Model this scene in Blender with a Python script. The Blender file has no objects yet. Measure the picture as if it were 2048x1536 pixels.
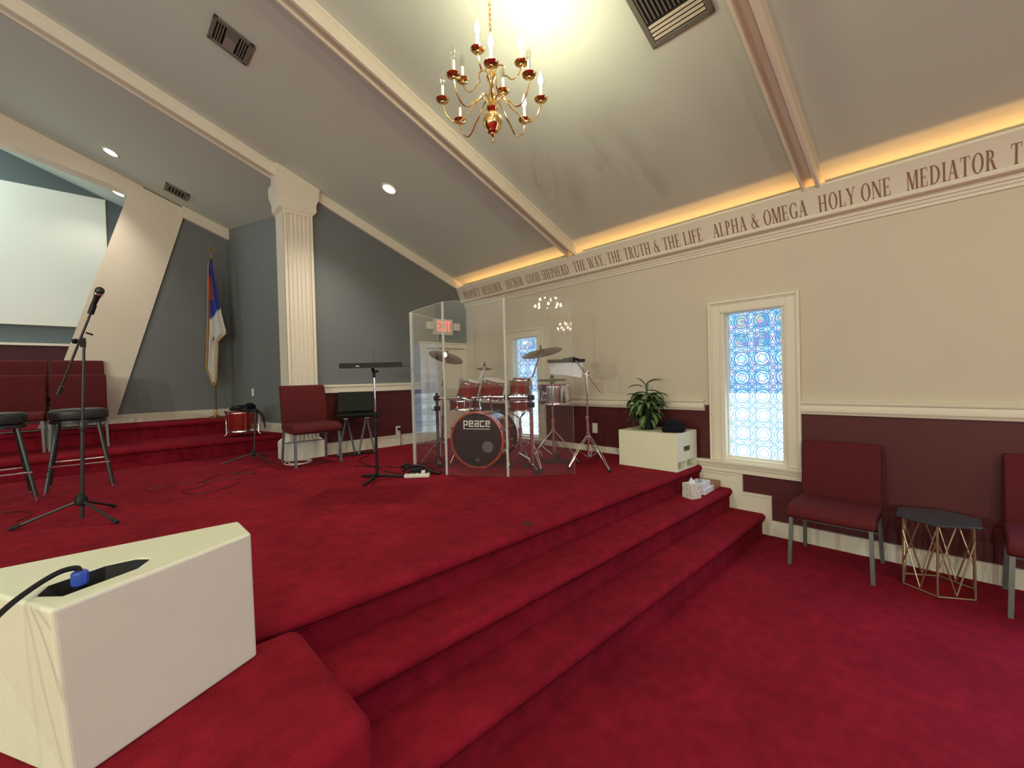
import bpy, bmesh, math, random
from mathutils import Vector, Matrix, Euler, Quaternion
random.seed(7)
PI = math.pi
sc = bpy.context.scene
C = sc.collection

# ------------------------------------------------------------------ camera
EYE = Vector((0, 0, 1.42))
YAW, PITCH, ROLL, FPX = .7613, -.0126, -.0258, 863.0751
_f = Vector((math.sin(YAW) * math.cos(PITCH), math.cos(YAW) * math.cos(PITCH), math.sin(PITCH)))
_r = Vector((math.cos(YAW), -math.sin(YAW), 0))
_u = _r.cross(_f)
_r2 = _r * math.cos(ROLL) + _u * math.sin(ROLL)
_u2 = -_r * math.sin(ROLL) + _u * math.cos(ROLL)
cam_data = bpy.data.cameras.new('camera')
cam_data.sensor_fit = 'HORIZONTAL'
cam_data.sensor_width = 36
cam_data.lens = FPX / 2048 * 36
cam_data.clip_start = .02
cam = bpy.data.objects.new('camera', cam_data)
C.objects.link(cam)
M3 = Matrix((_r2, _u2, -_f)).transposed()
cam.matrix_world = Matrix.Translation(EYE) @ M3.to_4x4()
sc.camera = cam

# ------------------------------------------------------------------ view, world, large lights
sc.view_settings.view_transform = 'Standard'
sc.view_settings.look = 'None'
sc.view_settings.exposure = 0.68
sc.view_settings.gamma = 1
sc.view_settings.use_curve_mapping = False
try:
    sc.cycles.use_denoising = True
    sc.cycles.denoiser = 'OPENIMAGEDENOISE'
    sc.cycles.use_light_tree = True
    sc.cycles.max_bounces = 8
    sc.cycles.diffuse_bounces = 5
    sc.cycles.glossy_bounces = 4
    sc.cycles.transparent_max_bounces = 16
    sc.cycles.sample_clamp_indirect = 6
    sc.cycles.caustics_reflective = False
    sc.cycles.caustics_refractive = False
except Exception:
    pass
w = bpy.data.worlds.new('world')
sc.world = w
w.use_nodes = True
w.node_tree.nodes['Background'].inputs[0].default_value = (.55, .7, 1, 1)
w.node_tree.nodes['Background'].inputs[1].default_value = 1.0


def light(name, kind, loc, energy, color, rot=(0, 0, 0), **kw):
    d = bpy.data.lights.new(name, kind)
    d.energy = energy
    d.color = color
    for k, v in kw.items():
        setattr(d, k, v)
    o = bpy.data.objects.new(name, d)
    C.objects.link(o)
    o.location = loc
    o.rotation_euler = rot
    return o


FILL_LAMPS = [(-5.2, 2.0, 2.1, 150, (.93, 1, .85)), (-5.2, -1.0, 1.9, 150, (.93, 1, .85)), (-5.2, -4.2, 1.9, 190, (.93, 1, .85)), (-2.5, -6.5, 2.6, 70, (.95, 1, .83)), (-1.9, -1.6, 4.4, 85, (.95, 1, .83))]
# amber rope light lying in the trough behind the lettered crown (faces up)
light('cove_light', 'AREA', (4.135, -1.8, 2.68), 17, (1, .50, .17), (0, math.radians(140), 0),
      shape='RECTANGLE', size=.03, size_y=14.2)
# fluorescent light of the baptistry behind the chancel wall, left out of view
light('baptistry_light', 'AREA', (-2.4, 8.75, 4.7), 34, (.80, 1, .93), (math.radians(20), math.radians(-30), 0),
      shape='RECTANGLE', size=.5, size_y=1.2)
# unseen fill lamps added behind and left of the camera to brighten ceiling
for lx, ly, lz, le, lc in FILL_LAMPS:
    light('fill_light', 'POINT', (lx, ly, lz), le, lc, shadow_soft_size=.05)
# bluish daylight of the two side windows behind the photographer
for wy in (-1.53, -4.36):
    light('window_daylight', 'AREA', (4.0, wy, 1.36), 46, (.40, .48, 1), (0, math.radians(48), 0), shape='RECTANGLE', size=1.34, size_y=.46)


# ------------------------------------------------------------------ materials
def lin(h):
    h = h.lstrip('#')
    o = []
    for i in (0, 2, 4):
        c = int(h[i:i + 2], 16) / 255
        o.append(c / 12.92 if c <= .04045 else ((c + .055) / 1.055) ** 2.4)
    return (*o, 1)


def mat(name, col, rough=.5, metal=0, noise=0, nscale=8, bump=0, bscale=60, spec=.5, emis=None, estr=0, sheen=0, coat=0):
    m = bpy.data.materials.new(name)
    m.use_nodes = True
    nt = m.node_tree
    b = nt.nodes['Principled BSDF']
    c = lin(col) if isinstance(col, str) else (*col, 1)
    b.inputs['Base Color'].default_value = c
    b.inputs['Roughness'].default_value = rough
    b.inputs['Metallic'].default_value = metal
    b.inputs['Specular IOR Level'].default_value = spec
    b.inputs['Sheen Weight'].default_value = sheen
    b.inputs['Coat Weight'].default_value = coat
    if emis:
        b.inputs['Emission Color'].default_value = lin(emis)
        b.inputs['Emission Strength'].default_value = estr
    tc = nt.nodes.new('ShaderNodeTexCoord')
    if noise:
        n = nt.nodes.new('ShaderNodeTexNoise')
        n.inputs['Scale'].default_value = nscale
        n.inputs['Detail'].default_value = 6
        nt.links.new(tc.outputs['Object'], n.inputs['Vector'])
        r = nt.nodes.new('ShaderNodeValToRGB')
        r.color_ramp.elements[0].position = .3
        r.color_ramp.elements[1].position = .7
        r.color_ramp.elements[0].color = tuple(x * (1 - noise) for x in c[:3]) + (1,)
        r.color_ramp.elements[1].color = tuple(min(1, x * (1 + noise)) for x in c[:3]) + (1,)
        nt.links.new(n.outputs['Fac'], r.inputs['Fac'])
        nt.links.new(r.outputs['Color'], b.inputs['Base Color'])
    if bump:
        n2 = nt.nodes.new('ShaderNodeTexNoise')
        n2.inputs['Scale'].default_value = bscale
        n2.inputs['Detail'].default_value = 4
        nt.links.new(tc.outputs['Object'], n2.inputs['Vector'])
        bp = nt.nodes.new('ShaderNodeBump')
        bp.inputs['Strength'].default_value = bump
        bp.inputs['Distance'].default_value = .01
        nt.links.new(n2.outputs['Fac'], bp.inputs['Height'])
        nt.links.new(bp.outputs['Normal'], b.inputs['Normal'])
    return m


M = dict(
    ceiling=mat('ceiling_paint', (.585, .655, .580), .75, noise=.02, nscale=1.2, bump=.03, bscale=30, spec=.3),
    beige=mat('beige_wall_paint', (.61, .535, .43), .6, noise=.02, nscale=2, bump=.03, bscale=40, spec=.3),
    burgundy=mat('burgundy_wall_paint', (.085, .0125, .0135), .5, spec=.35, noise=.05, nscale=2, bump=.03, bscale=40),
    grey=mat('grey_wall_paint', (.150, .160, .162), .55, noise=.03, nscale=2, bump=.03, bscale=40),
    darkred=mat('dark_red_panel_paint', (.055, .005, .008), .7),
    teal=mat('slate_wall_paint', (.105, .135, .145), .6, noise=.03, nscale=2),
    white=mat('cream_trim_paint', (.74, .68, .56), .4, bump=.02, bscale=50),
    leg=mat('cream_wall_paint', (.74, .66, .53), .6, noise=.02, nscale=3, bump=.03, bscale=40),
    boxwhite=mat('white_cabinet_paint', (.77, .75, .57), .42, noise=.02, nscale=5, bump=.10, bscale=220),
    screen=mat('projection_screen_fabric', (.78, .80, .74), .8),
    black=mat('black_plastic', (.007, .007, .007), .5, spec=.3),
    blackcloth=mat('black_nylon', (.004, .005, .010), .85, spec=.2, bump=.2, bscale=120),
    rubber=mat('black_rubber', (.010, .010, .010), .8),
    darkmetal=mat('dark_stand_metal', (.05, .05, .045), .4, metal=.6),
    chrome=mat('chrome', (.82, .82, .84), .10, metal=1),
    brass=mat('polished_brass', (.86, .60, .24), .12, metal=1),
    goldwire=mat('antique_gold_wire', (.52, .42, .26), .38, metal=.9),
    cymbal=mat('cymbal_bronze', (.42, .36, .25), .32, metal=1, noise=.15, nscale=30),
    chairfab=mat('burgundy_chair_fabric', (.098, .012, .013), .85, noise=.18, nscale=140, bump=.25, bscale=260, spec=.2),
    chairleg=mat('grey_chair_frame_paint', (.14, .15, .14), .38, metal=.35),
    stoolmet=mat('stool_frame_metal', (.035, .037, .035), .35, metal=.5),
    stoolseat=mat('black_vinyl', (.025, .026, .026), .4),
    drumred=mat('red_lacquer_shell', (.24, .014, .008), .12, noise=.25, nscale=4, coat=1),
    drumhoop=mat('orange_red_lacquer_hoop', (.50, .065, .02), .2, coat=1),
    drumhead=mat('black_drum_head', (.012, .009, .010), .22),
    coated=mat('coated_drum_head', (.62, .58, .52), .5),
    logo=mat('cream_print', (.72, .70, .64), .5),
    flagwhite=mat('white_flag_cloth', (.55, .54, .50), .7),
    flagblue=mat('blue_flag_cloth', (.02, .03, .26), .7),
    flagred=mat('red_flag_cloth', (.42, .03, .03), .7),
    fringe=mat('gold_fringe', (.50, .27, .07), .6, bump=.5, bscale=300),
    wood=mat('dark_wood_pole', (.10, .045, .022), .4, noise=.2, nscale=20),
    boxwood=mat('tan_wood', (.38, .20, .12), .6, noise=.15, nscale=20),
    leaf=mat('dark_green_leaf', (.030, .075, .022), .4, noise=.35, nscale=40),
    leafpale=mat('pale_green_leaf_centre', (.17, .24, .09), .4, noise=.45, nscale=60),
    paper=mat('white_paper', (.75, .76, .80), .7),
    vent=mat('grey_vent_metal', (.15, .145, .115), .5),
    ventcentre=mat('pinkish_vent_plate', (.26, .21, .19), .5),
    ventdark=mat('dark_duct', (.012, .011, .009), .8),
    ventlight=mat('cream_vent_slat', (.62, .58, .45), .5),
    plate=mat('ivory_wall_plate', (.72, .66, .55), .4),
    letter=mat('brown_lettering', (.25, .125, .08), .6),
    blueplug=mat('blue_plug_plastic', (.03, .08, .45), .4),
    candle=mat('candle_sleeve', (.80, .74, .60), .5),
    glassblack=mat('dark_grey_table_glass', (.035, .045, .045), .15),
    yellow=mat('yellow_badge', (.75, .60, .08), .5),
    steelblue=mat('grey_speaker_side', (.13, .15, .18), .5),
    wedge=mat('black_speaker_paint', (.008, .009, .006), .8, bump=.2, bscale=200, spec=.25),
)


def carpet():
    m = mat('red_carpet', (.238, .0090, .0200), .95, spec=.1, sheen=.0)
    nt = m.node_tree
    b = nt.nodes['Principled BSDF']
    tc = nt.nodes.new('ShaderNodeTexCoord')
    n1 = nt.nodes.new('ShaderNodeTexNoise'); n1.inputs['Scale'].default_value = 2.2; n1.inputs['Detail'].default_value = 5
    n2 = nt.nodes.new('ShaderNodeTexNoise'); n2.inputs['Scale'].default_value = 420; n2.inputs['Detail'].default_value = 3
    n3 = nt.nodes.new('ShaderNodeTexNoise'); n3.inputs['Scale'].default_value = 14; n3.inputs['Detail'].default_value = 5
    for n in (n1, n2, n3):
        nt.links.new(tc.outputs['Object'], n.inputs['Vector'])
    def ramp(src, a, b_, lo, hi):
        r = nt.nodes.new('ShaderNodeMapRange')
        r.inputs[1].default_value = a; r.inputs[2].default_value = b_
        r.inputs[3].default_value = lo; r.inputs[4].default_value = hi
        nt.links.new(src, r.inputs[0])
        return r.outputs[0]
    a1 = ramp(n1.outputs['Fac'], .35, .65, .86, 1.12)
    a2 = ramp(n2.outputs['Fac'], .3, .7, .72, 1.28)
    a3 = ramp(n3.outputs['Fac'], .3, .7, .80, 1.12)
    mu = nt.nodes.new('ShaderNodeMath'); mu.operation = 'MULTIPLY'
    nt.links.new(a1, mu.inputs[0]); nt.links.new(a2, mu.inputs[1])
    mu2 = nt.nodes.new('ShaderNodeMath'); mu2.operation = 'MULTIPLY'
    nt.links.new(mu.outputs[0], mu2.inputs[0]); nt.links.new(a3, mu2.inputs[1])
    vm = nt.nodes.new('ShaderNodeVectorMath'); vm.operation = 'SCALE'
    vm.inputs[0].default_value = (.238, .0090, .0200)
    nt.links.new(mu2.outputs[0], vm.inputs['Scale'])
    nt.links.new(vm.outputs[0], b.inputs['Base Color'])
    bp = nt.nodes.new('ShaderNodeBump'); bp.inputs['Strength'].default_value = .5; bp.inputs['Distance'].default_value = .006
    nt.links.new(n2.outputs['Fac'], bp.inputs['Height'])
    nt.links.new(bp.outputs['Normal'], b.inputs['Normal'])
    return m


M['carpet'] = carpet()


def acrylic():
    m = bpy.data.materials.new('clear_acrylic')
    m.use_nodes = True
    nt = m.node_tree
    nt.nodes.remove(nt.nodes['Principled BSDF'])
    out = nt.nodes['Material Output']
    tr = nt.nodes.new('ShaderNodeBsdfTransparent'); tr.inputs[0].default_value = (.97, .98, .98, 1)
    gl = nt.nodes.new('ShaderNodeBsdfGlossy'); gl.inputs['Roughness'].default_value = 0.0
    fr = nt.nodes.new('ShaderNodeFresnel')
    ge = nt.nodes.new('ShaderNodeNewGeometry')
    mr = nt.nodes.new('ShaderNodeMapRange')
    mr.inputs[3].default_value = 1.49; mr.inputs[4].default_value = 1 / 1.49
    nt.links.new(ge.outputs['Backfacing'], mr.inputs[0]); nt.links.new(mr.outputs[0], fr.inputs['IOR'])
    mx = nt.nodes.new('ShaderNodeMixShader')
    nt.links.new(fr.outputs[0], mx.inputs[0]); nt.links.new(tr.outputs[0], mx.inputs[1]); nt.links.new(gl.outputs[0], mx.inputs[2])
    df = nt.nodes.new('ShaderNodeBsdfDiffuse'); df.inputs[0].default_value = (.8, .8, .78, 1)
    m2 = nt.nodes.new('ShaderNodeMixShader'); m2.inputs[0].default_value = .014
    nt.links.new(mx.outputs[0], m2.inputs[1]); nt.links.new(df.outputs[0], m2.inputs[2])
    nt.links.new(m2.outputs[0], out.inputs[0])
    return m


M['acrylic'] = acrylic()


def thin_head():
    m = bpy.data.materials.new('translucent_drum_head')
    m.use_nodes = True
    nt = m.node_tree
    nt.nodes.remove(nt.nodes['Principled BSDF'])
    df = nt.nodes.new('ShaderNodeBsdfDiffuse'); df.inputs[0].default_value = (.75, .70, .6, 1)
    tl = nt.nodes.new('ShaderNodeBsdfTranslucent'); tl.inputs[0].default_value = (.9, .85, .78, 1)
    tr = nt.nodes.new('ShaderNodeBsdfTransparent')
    mx = nt.nodes.new('ShaderNodeMixShader'); mx.inputs[0].default_value = .6
    m2 = nt.nodes.new('ShaderNodeMixShader'); m2.inputs[0].default_value = .45
    nt.links.new(df.outputs[0], mx.inputs[1]); nt.links.new(tl.outputs[0], mx.inputs[2])
    nt.links.new(mx.outputs[0], m2.inputs[1]); nt.links.new(tr.outputs[0], m2.inputs[2])
    nt.links.new(m2.outputs[0], nt.nodes['Material Output'].inputs[0])
    return m


M['thinhead'] = thin_head()


def acrylic_edge():
    m = bpy.data.materials.new('frosted_acrylic_edge')
    m.use_nodes = True
    nt = m.node_tree
    nt.nodes.remove(nt.nodes['Principled BSDF'])
    out = nt.nodes['Material Output']
    tr = nt.nodes.new('ShaderNodeBsdfTransparent')
    df = nt.nodes.new('ShaderNodeBsdfDiffuse'); df.inputs[0].default_value = (.85, .86, .80, 1)
    tl = nt.nodes.new('ShaderNodeBsdfTranslucent'); tl.inputs[0].default_value = (.85, .88, .82, 1)
    m1 = nt.nodes.new('ShaderNodeMixShader'); m1.inputs[0].default_value = .5
    nt.links.new(df.outputs[0], m1.inputs[1]); nt.links.new(tl.outputs[0], m1.inputs[2])
    m2 = nt.nodes.new('ShaderNodeMixShader'); m2.inputs[0].default_value = .80
    nt.links.new(tr.outputs[0], m2.inputs[1]); nt.links.new(m1.outputs[0], m2.inputs[2])
    nt.links.new(m2.outputs[0], out.inputs[0])
    return m


M['edge'] = acrylic_edge()


def clear_bulb():
    m = bpy.data.materials.new('clear_bulb_glass')
    m.use_nodes = True
    nt = m.node_tree
    nt.nodes.remove(nt.nodes['Principled BSDF'])
    out = nt.nodes['Material Output']
    tr = nt.nodes.new('ShaderNodeBsdfTransparent'); tr.inputs[0].default_value = (.93, .92, .85, 1)
    gl = nt.nodes.new('ShaderNodeBsdfGlossy'); gl.inputs['Roughness'].default_value = .02
    lw = nt.nodes.new('ShaderNodeLayerWeight'); lw.inputs[0].default_value = .35
    mx = nt.nodes.new('ShaderNodeMixShader')
    nt.links.new(lw.outputs['Facing'], mx.inputs[0]); nt.links.new(tr.outputs[0], mx.inputs[1]); nt.links.new(gl.outputs[0], mx.inputs[2])
    nt.links.new(mx.outputs[0], out.inputs[0])
    return m


def emit(name, col, s):
    m = bpy.data.materials.new(name)
    m.use_nodes = True
    nt = m.node_tree
    nt.nodes.remove(nt.nodes['Principled BSDF'])
    e = nt.nodes.new('ShaderNodeEmission')
    e.inputs[0].default_value = (*col, 1)
    e.inputs[1].default_value = s
    nt.links.new(e.outputs[0], nt.nodes['Material Output'].inputs[0])
    return m


M['bulbclear'] = clear_bulb()
M['bulblit'] = emit('lit_bulb', (1, .80, .50), 22)
M['can'] = emit('lit_downlight', (1, .92, .80), 9)
M['exit'] = emit('lit_exit_letters', (1, .10, .07), 1.6)


def stained_glass(name='stained_glass'):
    """rosette lattice of coloured glass; brightness of the ground outside is painted into the lower rows"""
    m = bpy.data.materials.new(name)
    m.use_nodes = True
    nt = m.node_tree
    N, L = nt.nodes, nt.links
    N.remove(N['Principled BSDF'])
    tc = N.new('ShaderNodeTexCoord')
    sp = N.new('ShaderNodeSeparateXYZ'); L.new(tc.outputs['Object'], sp.inputs[0])
    def mt(op, a, b=None, c=None):
        n = N.new('ShaderNodeMath'); n.operation = op
        for i, v in enumerate((a, b, c)):
            if v is None: continue
            if isinstance(v, (int, float)): n.inputs[i].default_value = v
            else: L.new(v, n.inputs[i])
        return n.outputs[0]
    cell = .170
    y, z = sp.outputs['Y'], sp.outputs['Z']
    ys, zs = mt('DIVIDE', mt('ADD', y, 10), cell), mt('DIVIDE', mt('ADD', z, .02), cell)
    u = mt('SUBTRACT', mt('FRACT', ys), .5)
    v = mt('SUBTRACT', mt('FRACT', zs), .5)
    r = mt('SQRT', mt('ADD', mt('MULTIPLY', u, u), mt('MULTIPLY', v, v)))
    def band(val, c0, hw):
        return mt('LESS_THAN', mt('ABSOLUTE', mt('SUBTRACT', val, c0)), hw)
    th = mt('ARCTAN2', v, u)
    pet = mt('ADD', mt('MULTIPLY', mt('SINE', mt('MULTIPLY', th, 6)), .03), .22)
    lines = mt('MAXIMUM', band(r, .37, .036), band(mt('SUBTRACT', r, pet), 0, .026))
    au, av = mt('ABSOLUTE', u), mt('ABSOLUTE', v)
    diag = mt('MULTIPLY', band(mt('SUBTRACT', au, av), 0, .034), mt('GREATER_THAN', r, .39))
    d2 = mt('MULTIPLY', band(mt('ADD', au, mt('MULTIPLY', av, .45)), .5, .028), mt('GREATER_THAN', r, .39))
    d3 = mt('MULTIPLY', band(mt('ADD', av, mt('MULTIPLY', au, .45)), .5, .028), mt('GREATER_THAN', r, .39))
    cu, cv = mt('SUBTRACT', au, .5), mt('SUBTRACT', av, .5)
    rc = mt('SQRT', mt('ADD', mt('MULTIPLY', cu, cu), mt('MULTIPLY', cv, cv)))
    star = band(rc, .10, .026)
    lines = mt('MAXIMUM', mt('MAXIMUM', lines, diag), mt('MAXIMUM', mt('MAXIMUM', d2, d3), star))
    # colours
    vo = N.new('ShaderNodeTexVoronoi'); vo.inputs['Scale'].default_value = 28; L.new(tc.outputs['Object'], vo.inputs['Vector'])
    sp2 = N.new('ShaderNodeSeparateColor'); L.new(vo.outputs['Color'], sp2.inputs[0])
    cr = N.new('ShaderNodeValToRGB'); cr.color_ramp.interpolation = 'CONSTANT'
    cols = [(0, (.22, .62, 1.0)), (.22, (.36, .85, .95)), (.42, (.80, .90, 1)), (.58, (.45, .45, 1.0)), (.70, (.92, .55, .95)), (.80, (.62, .95, .75)), (.90, (.95, .92, .72))]
    els = cr.color_ramp.elements
    els[0].position, els[0].color = 0, (*cols[0][1], 1)
    els[1].position, els[1].color = cols[1][0], (*cols[1][1], 1)
    for p, c in cols[2:]:
        e = els.new(p); e.color = (*c, 1)
    L.new(sp2.outputs[0], cr.inputs['Fac'])
    # outdoor light painted into lower rows; clear glass in rosette centres of upper rows
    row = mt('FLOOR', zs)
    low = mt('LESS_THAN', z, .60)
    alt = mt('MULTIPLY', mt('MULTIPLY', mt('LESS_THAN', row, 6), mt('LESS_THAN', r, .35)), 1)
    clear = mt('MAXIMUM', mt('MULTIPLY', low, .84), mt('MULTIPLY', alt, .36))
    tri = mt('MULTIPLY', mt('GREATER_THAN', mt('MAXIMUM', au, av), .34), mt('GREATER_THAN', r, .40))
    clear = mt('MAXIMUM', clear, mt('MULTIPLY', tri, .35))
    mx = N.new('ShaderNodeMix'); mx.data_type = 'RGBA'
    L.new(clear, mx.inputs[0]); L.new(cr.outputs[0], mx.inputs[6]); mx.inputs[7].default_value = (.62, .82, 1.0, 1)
    # glass brightness: tinted pieces dimmer, lower rows raised to mimic bright ground outside
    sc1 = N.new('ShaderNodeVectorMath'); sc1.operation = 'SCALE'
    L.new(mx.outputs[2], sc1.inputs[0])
    L.new(mt('ADD', mt('MULTIPLY', mt('MULTIPLY', clear, clear), WIN_BRIGHT), WIN_TINT), sc1.inputs['Scale'])
    # lead came lines
    lc = N.new('ShaderNodeMix'); lc.data_type = 'RGBA'
    L.new(low, lc.inputs[0]); lc.inputs[6].default_value = (.07, .20, .42, 1); lc.inputs[7].default_value = (.04, .20, .25, 1)
    mx2 = N.new('ShaderNodeMix'); mx2.data_type = 'RGBA'
    L.new(mt('MULTIPLY', lines, mt('SUBTRACT', .9, mt('MULTIPLY', low, .02))), mx2.inputs[0])
    L.new(sc1.outputs[0], mx2.inputs[6]); L.new(lc.outputs[2], mx2.inputs[7])
    em = N.new('ShaderNodeEmission')
    L.new(mx2.outputs[2], em.inputs[0])
    L.new(em.outputs[0], N['Material Output'].inputs[0])
    return m


WIN_TINT, WIN_BRIGHT = .52, 2.9  # second value scales the outdoor brightness painted into the lower rows
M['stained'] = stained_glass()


# ------------------------------------------------------------------ mesh helpers
class MB:
    def __init__(s):
        s.bm = bmesh.new()
        s.mi = 0

    def _tag(s, faces):
        for f in faces:
            f.material_index = s.mi

    def box(s, lo, hi, mtx=None):
        x0, y0, z0 = lo; x1, y1, z1 = hi
        vs = [s.bm.verts.new(p) for p in [(x0, y0, z0), (x1, y0, z0), (x1, y1, z0), (x0, y1, z0), (x0, y0, z1), (x1, y0, z1), (x1, y1, z1), (x0, y1, z1)]]
        if mtx:
            for v in vs: v.co = mtx @ v.co
        fs = [s.bm.faces.new([vs[i] for i in q]) for q in [(0, 3, 2, 1), (4, 5, 6, 7), (0, 1, 5, 4), (1, 2, 6, 5), (2, 3, 7, 6), (3, 0, 4, 7)]]
        s._tag(fs)
        return s

    def cbox(s, c, size, mtx=None):
        return s.box([c[i] - size[i] / 2 for i in range(3)], [c[i] + size[i] / 2 for i in range(3)], mtx)

    def prism(s, poly, a, b, axis='z'):
        """poly: 2D points; axis z: (x,y); axis x: (y,z); axis y: (x,z)"""
        def P(p, h):
            return {'z': (p[0], p[1], h), 'x': (h, p[0], p[1]), 'y': (p[0], h, p[1])}[axis]
        v0 = [s.bm.verts.new(P(p, a)) for p in poly]
        v1 = [s.bm.verts.new(P(p, b)) for p in poly]
        n = len(poly)
        fs = [s.bm.faces.new(v0), s.bm.faces.new(v1[::-1])]
        for i in range(n):
            fs.append(s.bm.faces.new([v0[i], v1[i], v1[(i + 1) % n], v0[(i + 1) % n]]))
        s._tag(fs)
        return s

    def tube(s, pts, r, n=8, cap=True, closed=False):
        pts = [Vector(p) for p in pts]
        rr = r if isinstance(r, (list, tuple)) else [r] * len(pts)
        rings = []
        up = None
        for i, p in enumerate(pts):
            if closed:
                t = pts[(i + 1) % len(pts)] - pts[i - 1]
            else:
                t = pts[min(i + 1, len(pts) - 1)] - pts[max(i - 1, 0)]
            t.normalize()
            if up is None:
                up = t.orthogonal().normalized()
            up = (up - t * up.dot(t))
            if up.length < 1e-6: up = t.orthogonal()
            up.normalize()
            bi = t.cross(up)
            rings.append([s.bm.verts.new(p + (up * math.cos(2 * PI * k / n) + bi * math.sin(2 * PI * k / n)) * rr[i]) for k in range(n)])
        fs = []
        rng = range(len(rings)) if closed else range(len(rings) - 1)
        for i in rng:
            a, b = rings[i], rings[(i + 1) % len(rings)]
            for k in range(n):
                fs.append(s.bm.faces.new([a[k], a[(k + 1) % n], b[(k + 1) % n], b[k]]))
        if cap and not closed:
            fs.append(s.bm.faces.new(rings[0][::-1])); fs.append(s.bm.faces.new(rings[-1]))
        s._tag(fs)
        return s

    def lathe(s, prof, n=24, mtx=None, cap=True):
        """prof: (r, z) list from bottom to top"""
        rings = []
        for r, z in prof:
            ring = []
            for k in range(n):
                v = Vector((r * math.cos(2 * PI * k / n), r * math.sin(2 * PI * k / n), z))
                if mtx: v = mtx @ v
                ring.append(s.bm.verts.new(v))
            rings.append(ring)
        fs = []
        for a, b in zip(rings, rings[1:]):
            for k in range(n):
                fs.append(s.bm.faces.new([a[k], a[(k + 1) % n], b[(k + 1) % n], b[k]]))
        if cap:
            fs.append(s.bm.faces.new(rings[0][::-1])); fs.append(s.bm.faces.new(rings[-1]))
        s._tag(fs)
        return s

    def quad(s, pts):
        f = s.bm.faces.new([s.bm.verts.new(p) for p in pts])
        s._tag([f])
        return s

    def build(s, name, m, parent=None, bevel=0, seg=2, smooth=None, loc=None):
        bm = s.bm
        bmesh.ops.recalc_face_normals(bm, faces=bm.faces)
        me = bpy.data.meshes.new(name)
        bm.to_mesh(me); bm.free()
        mats = m if isinstance(m, (list, tuple)) else [m]
        for x in mats: me.materials.append(M[x] if isinstance(x, str) else x)
        o = bpy.data.objects.new(name, me)
        C.objects.link(o)
        if parent: o.parent = parent
        if loc: o.location = loc
        if smooth is None: smooth = 35
        for p in me.polygons: p.use_smooth = True
        me.set_sharp_from_angle(angle=math.radians(smooth))
        if bevel:
            md = o.modifiers.new('bevel', 'BEVEL'); md.width = bevel; md.segments = seg; md.limit_method = 'ANGLE'; md.angle_limit = math.radians(40)
            md.harden_normals = False
        return o


def boolean(o, cutter):
    md = o.modifiers.new('cut', 'BOOLEAN'); md.object = cutter; md.operation = 'DIFFERENCE'; md.solver = 'EXACT'
    bpy.context.view_layer.update()
    dg = bpy.context.evaluated_depsgraph_get()
    me = bpy.data.meshes.new_from_object(o.evaluated_get(dg))
    o.modifiers.clear()
    old = o.data
    me.name = old.name
    o.data = me
    bpy.data.objects.remove(cutter)
    for p in me.polygons: p.use_smooth = False
    return o


def tag(o, label, cat, group=None, kind=None):
    o['label'] = label; o['category'] = cat
    if group: o['group'] = group
    if kind: o['kind'] = kind
    return o


def thing(name, label, cat, loc=(0, 0, 0), rot=(0, 0, 0), group=None):
    o = bpy.data.objects.new(name, None)
    C.objects.link(o)
    o.empty_display_size = .1
    o.location = loc
    o.rotation_euler = rot
    return tag(o, label, cat, group)


def dup(root, loc, rot=None, label=None, group=None):
    r = root.copy(); C.objects.link(r)
    r.location = loc
    if rot: r.rotation_euler = rot
    if label: r['label'] = label
    if group: r['group'] = group
    def rec(src, dst):
        for ch in list(src.children):
            c = ch.copy(); C.objects.link(c); c.parent = dst
            rec(ch, c)
    rec(root, r)
    return r


def struct(o):
    o['kind'] = 'structure'
    return o


def text_mesh(txt, size, ext=.001):
    cu = bpy.data.curves.new('txt', 'FONT')
    cu.body = txt; cu.size = size; cu.extrude = ext; cu.align_x = 'CENTER'; cu.align_y = 'CENTER'
    o = bpy.data.objects.new('txt', cu)
    C.objects.link(o)
    bpy.context.view_layer.update()
    dg = bpy.context.evaluated_depsgraph_get()
    me = bpy.data.meshes.new_from_object(o.evaluated_get(dg))
    bpy.data.objects.remove(o)
    return me


# ------------------------------------------------------------------ the room
WX = 4.189           # right wall
BY = 5.407           # wall behind the drums
ZC, SL = 4.511, .391  # ceiling height z = ZC - SL*x
RX = -2.5            # ridge
STAGE = .54
YR = -9.0
XL = -9.2
def zc(x): return ZC - SL * x if x >= RX else ZC - SL * RX - SL * (RX - x)


# floor of the nave
b = MB(); b.box((XL, YR, -.1), (WX, 1.30, 0)); struct(b.build('floor', 'carpet'))

# stage with its three carpeted steps (profile in y,z)
def nose(y, z, r=.03, over=.028):
    pts = [(y + over, z - 2 * r - .02), (y + over * .35, z - 2 * r)]
    for k in range(7):
        a = math.radians(-90 + 180 * k / 6)
        pts.append((y + r - r * math.cos(a), z - r + r * math.sin(a)))
    return pts
prof = [(1.21 + .028, -.05)] + nose(1.21, .18) + [(1.48 + .028, .18)] + nose(1.48, .36) + [(1.75 + .028, .36)] + nose(1.75, .54)
prof += [(6.478, .54), (6.478, -.05)]
b = MB(); b.prism(prof, -6, WX, 'x'); struct(b.build('floor_stage', 'carpet', smooth=50))
prof = [(6.45 + .028, .50)] + nose(6.45, .74) + [(7.43 + .028, .74)] + nose(7.43, .94) + [(9.6, .94), (9.6, .50)]
b = MB(); b.prism(prof, -6, 2.6, 'x'); struct(b.build('floor_choir', 'carpet', smooth=50))
# low carpeted side platform in front of the stage
b = MB(); b.box((-3.0, 1.10, -.02), (.515, 1.735, .523)); struct(b.build('floor_side_platform', 'carpet', bevel=.05, seg=4))

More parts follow.
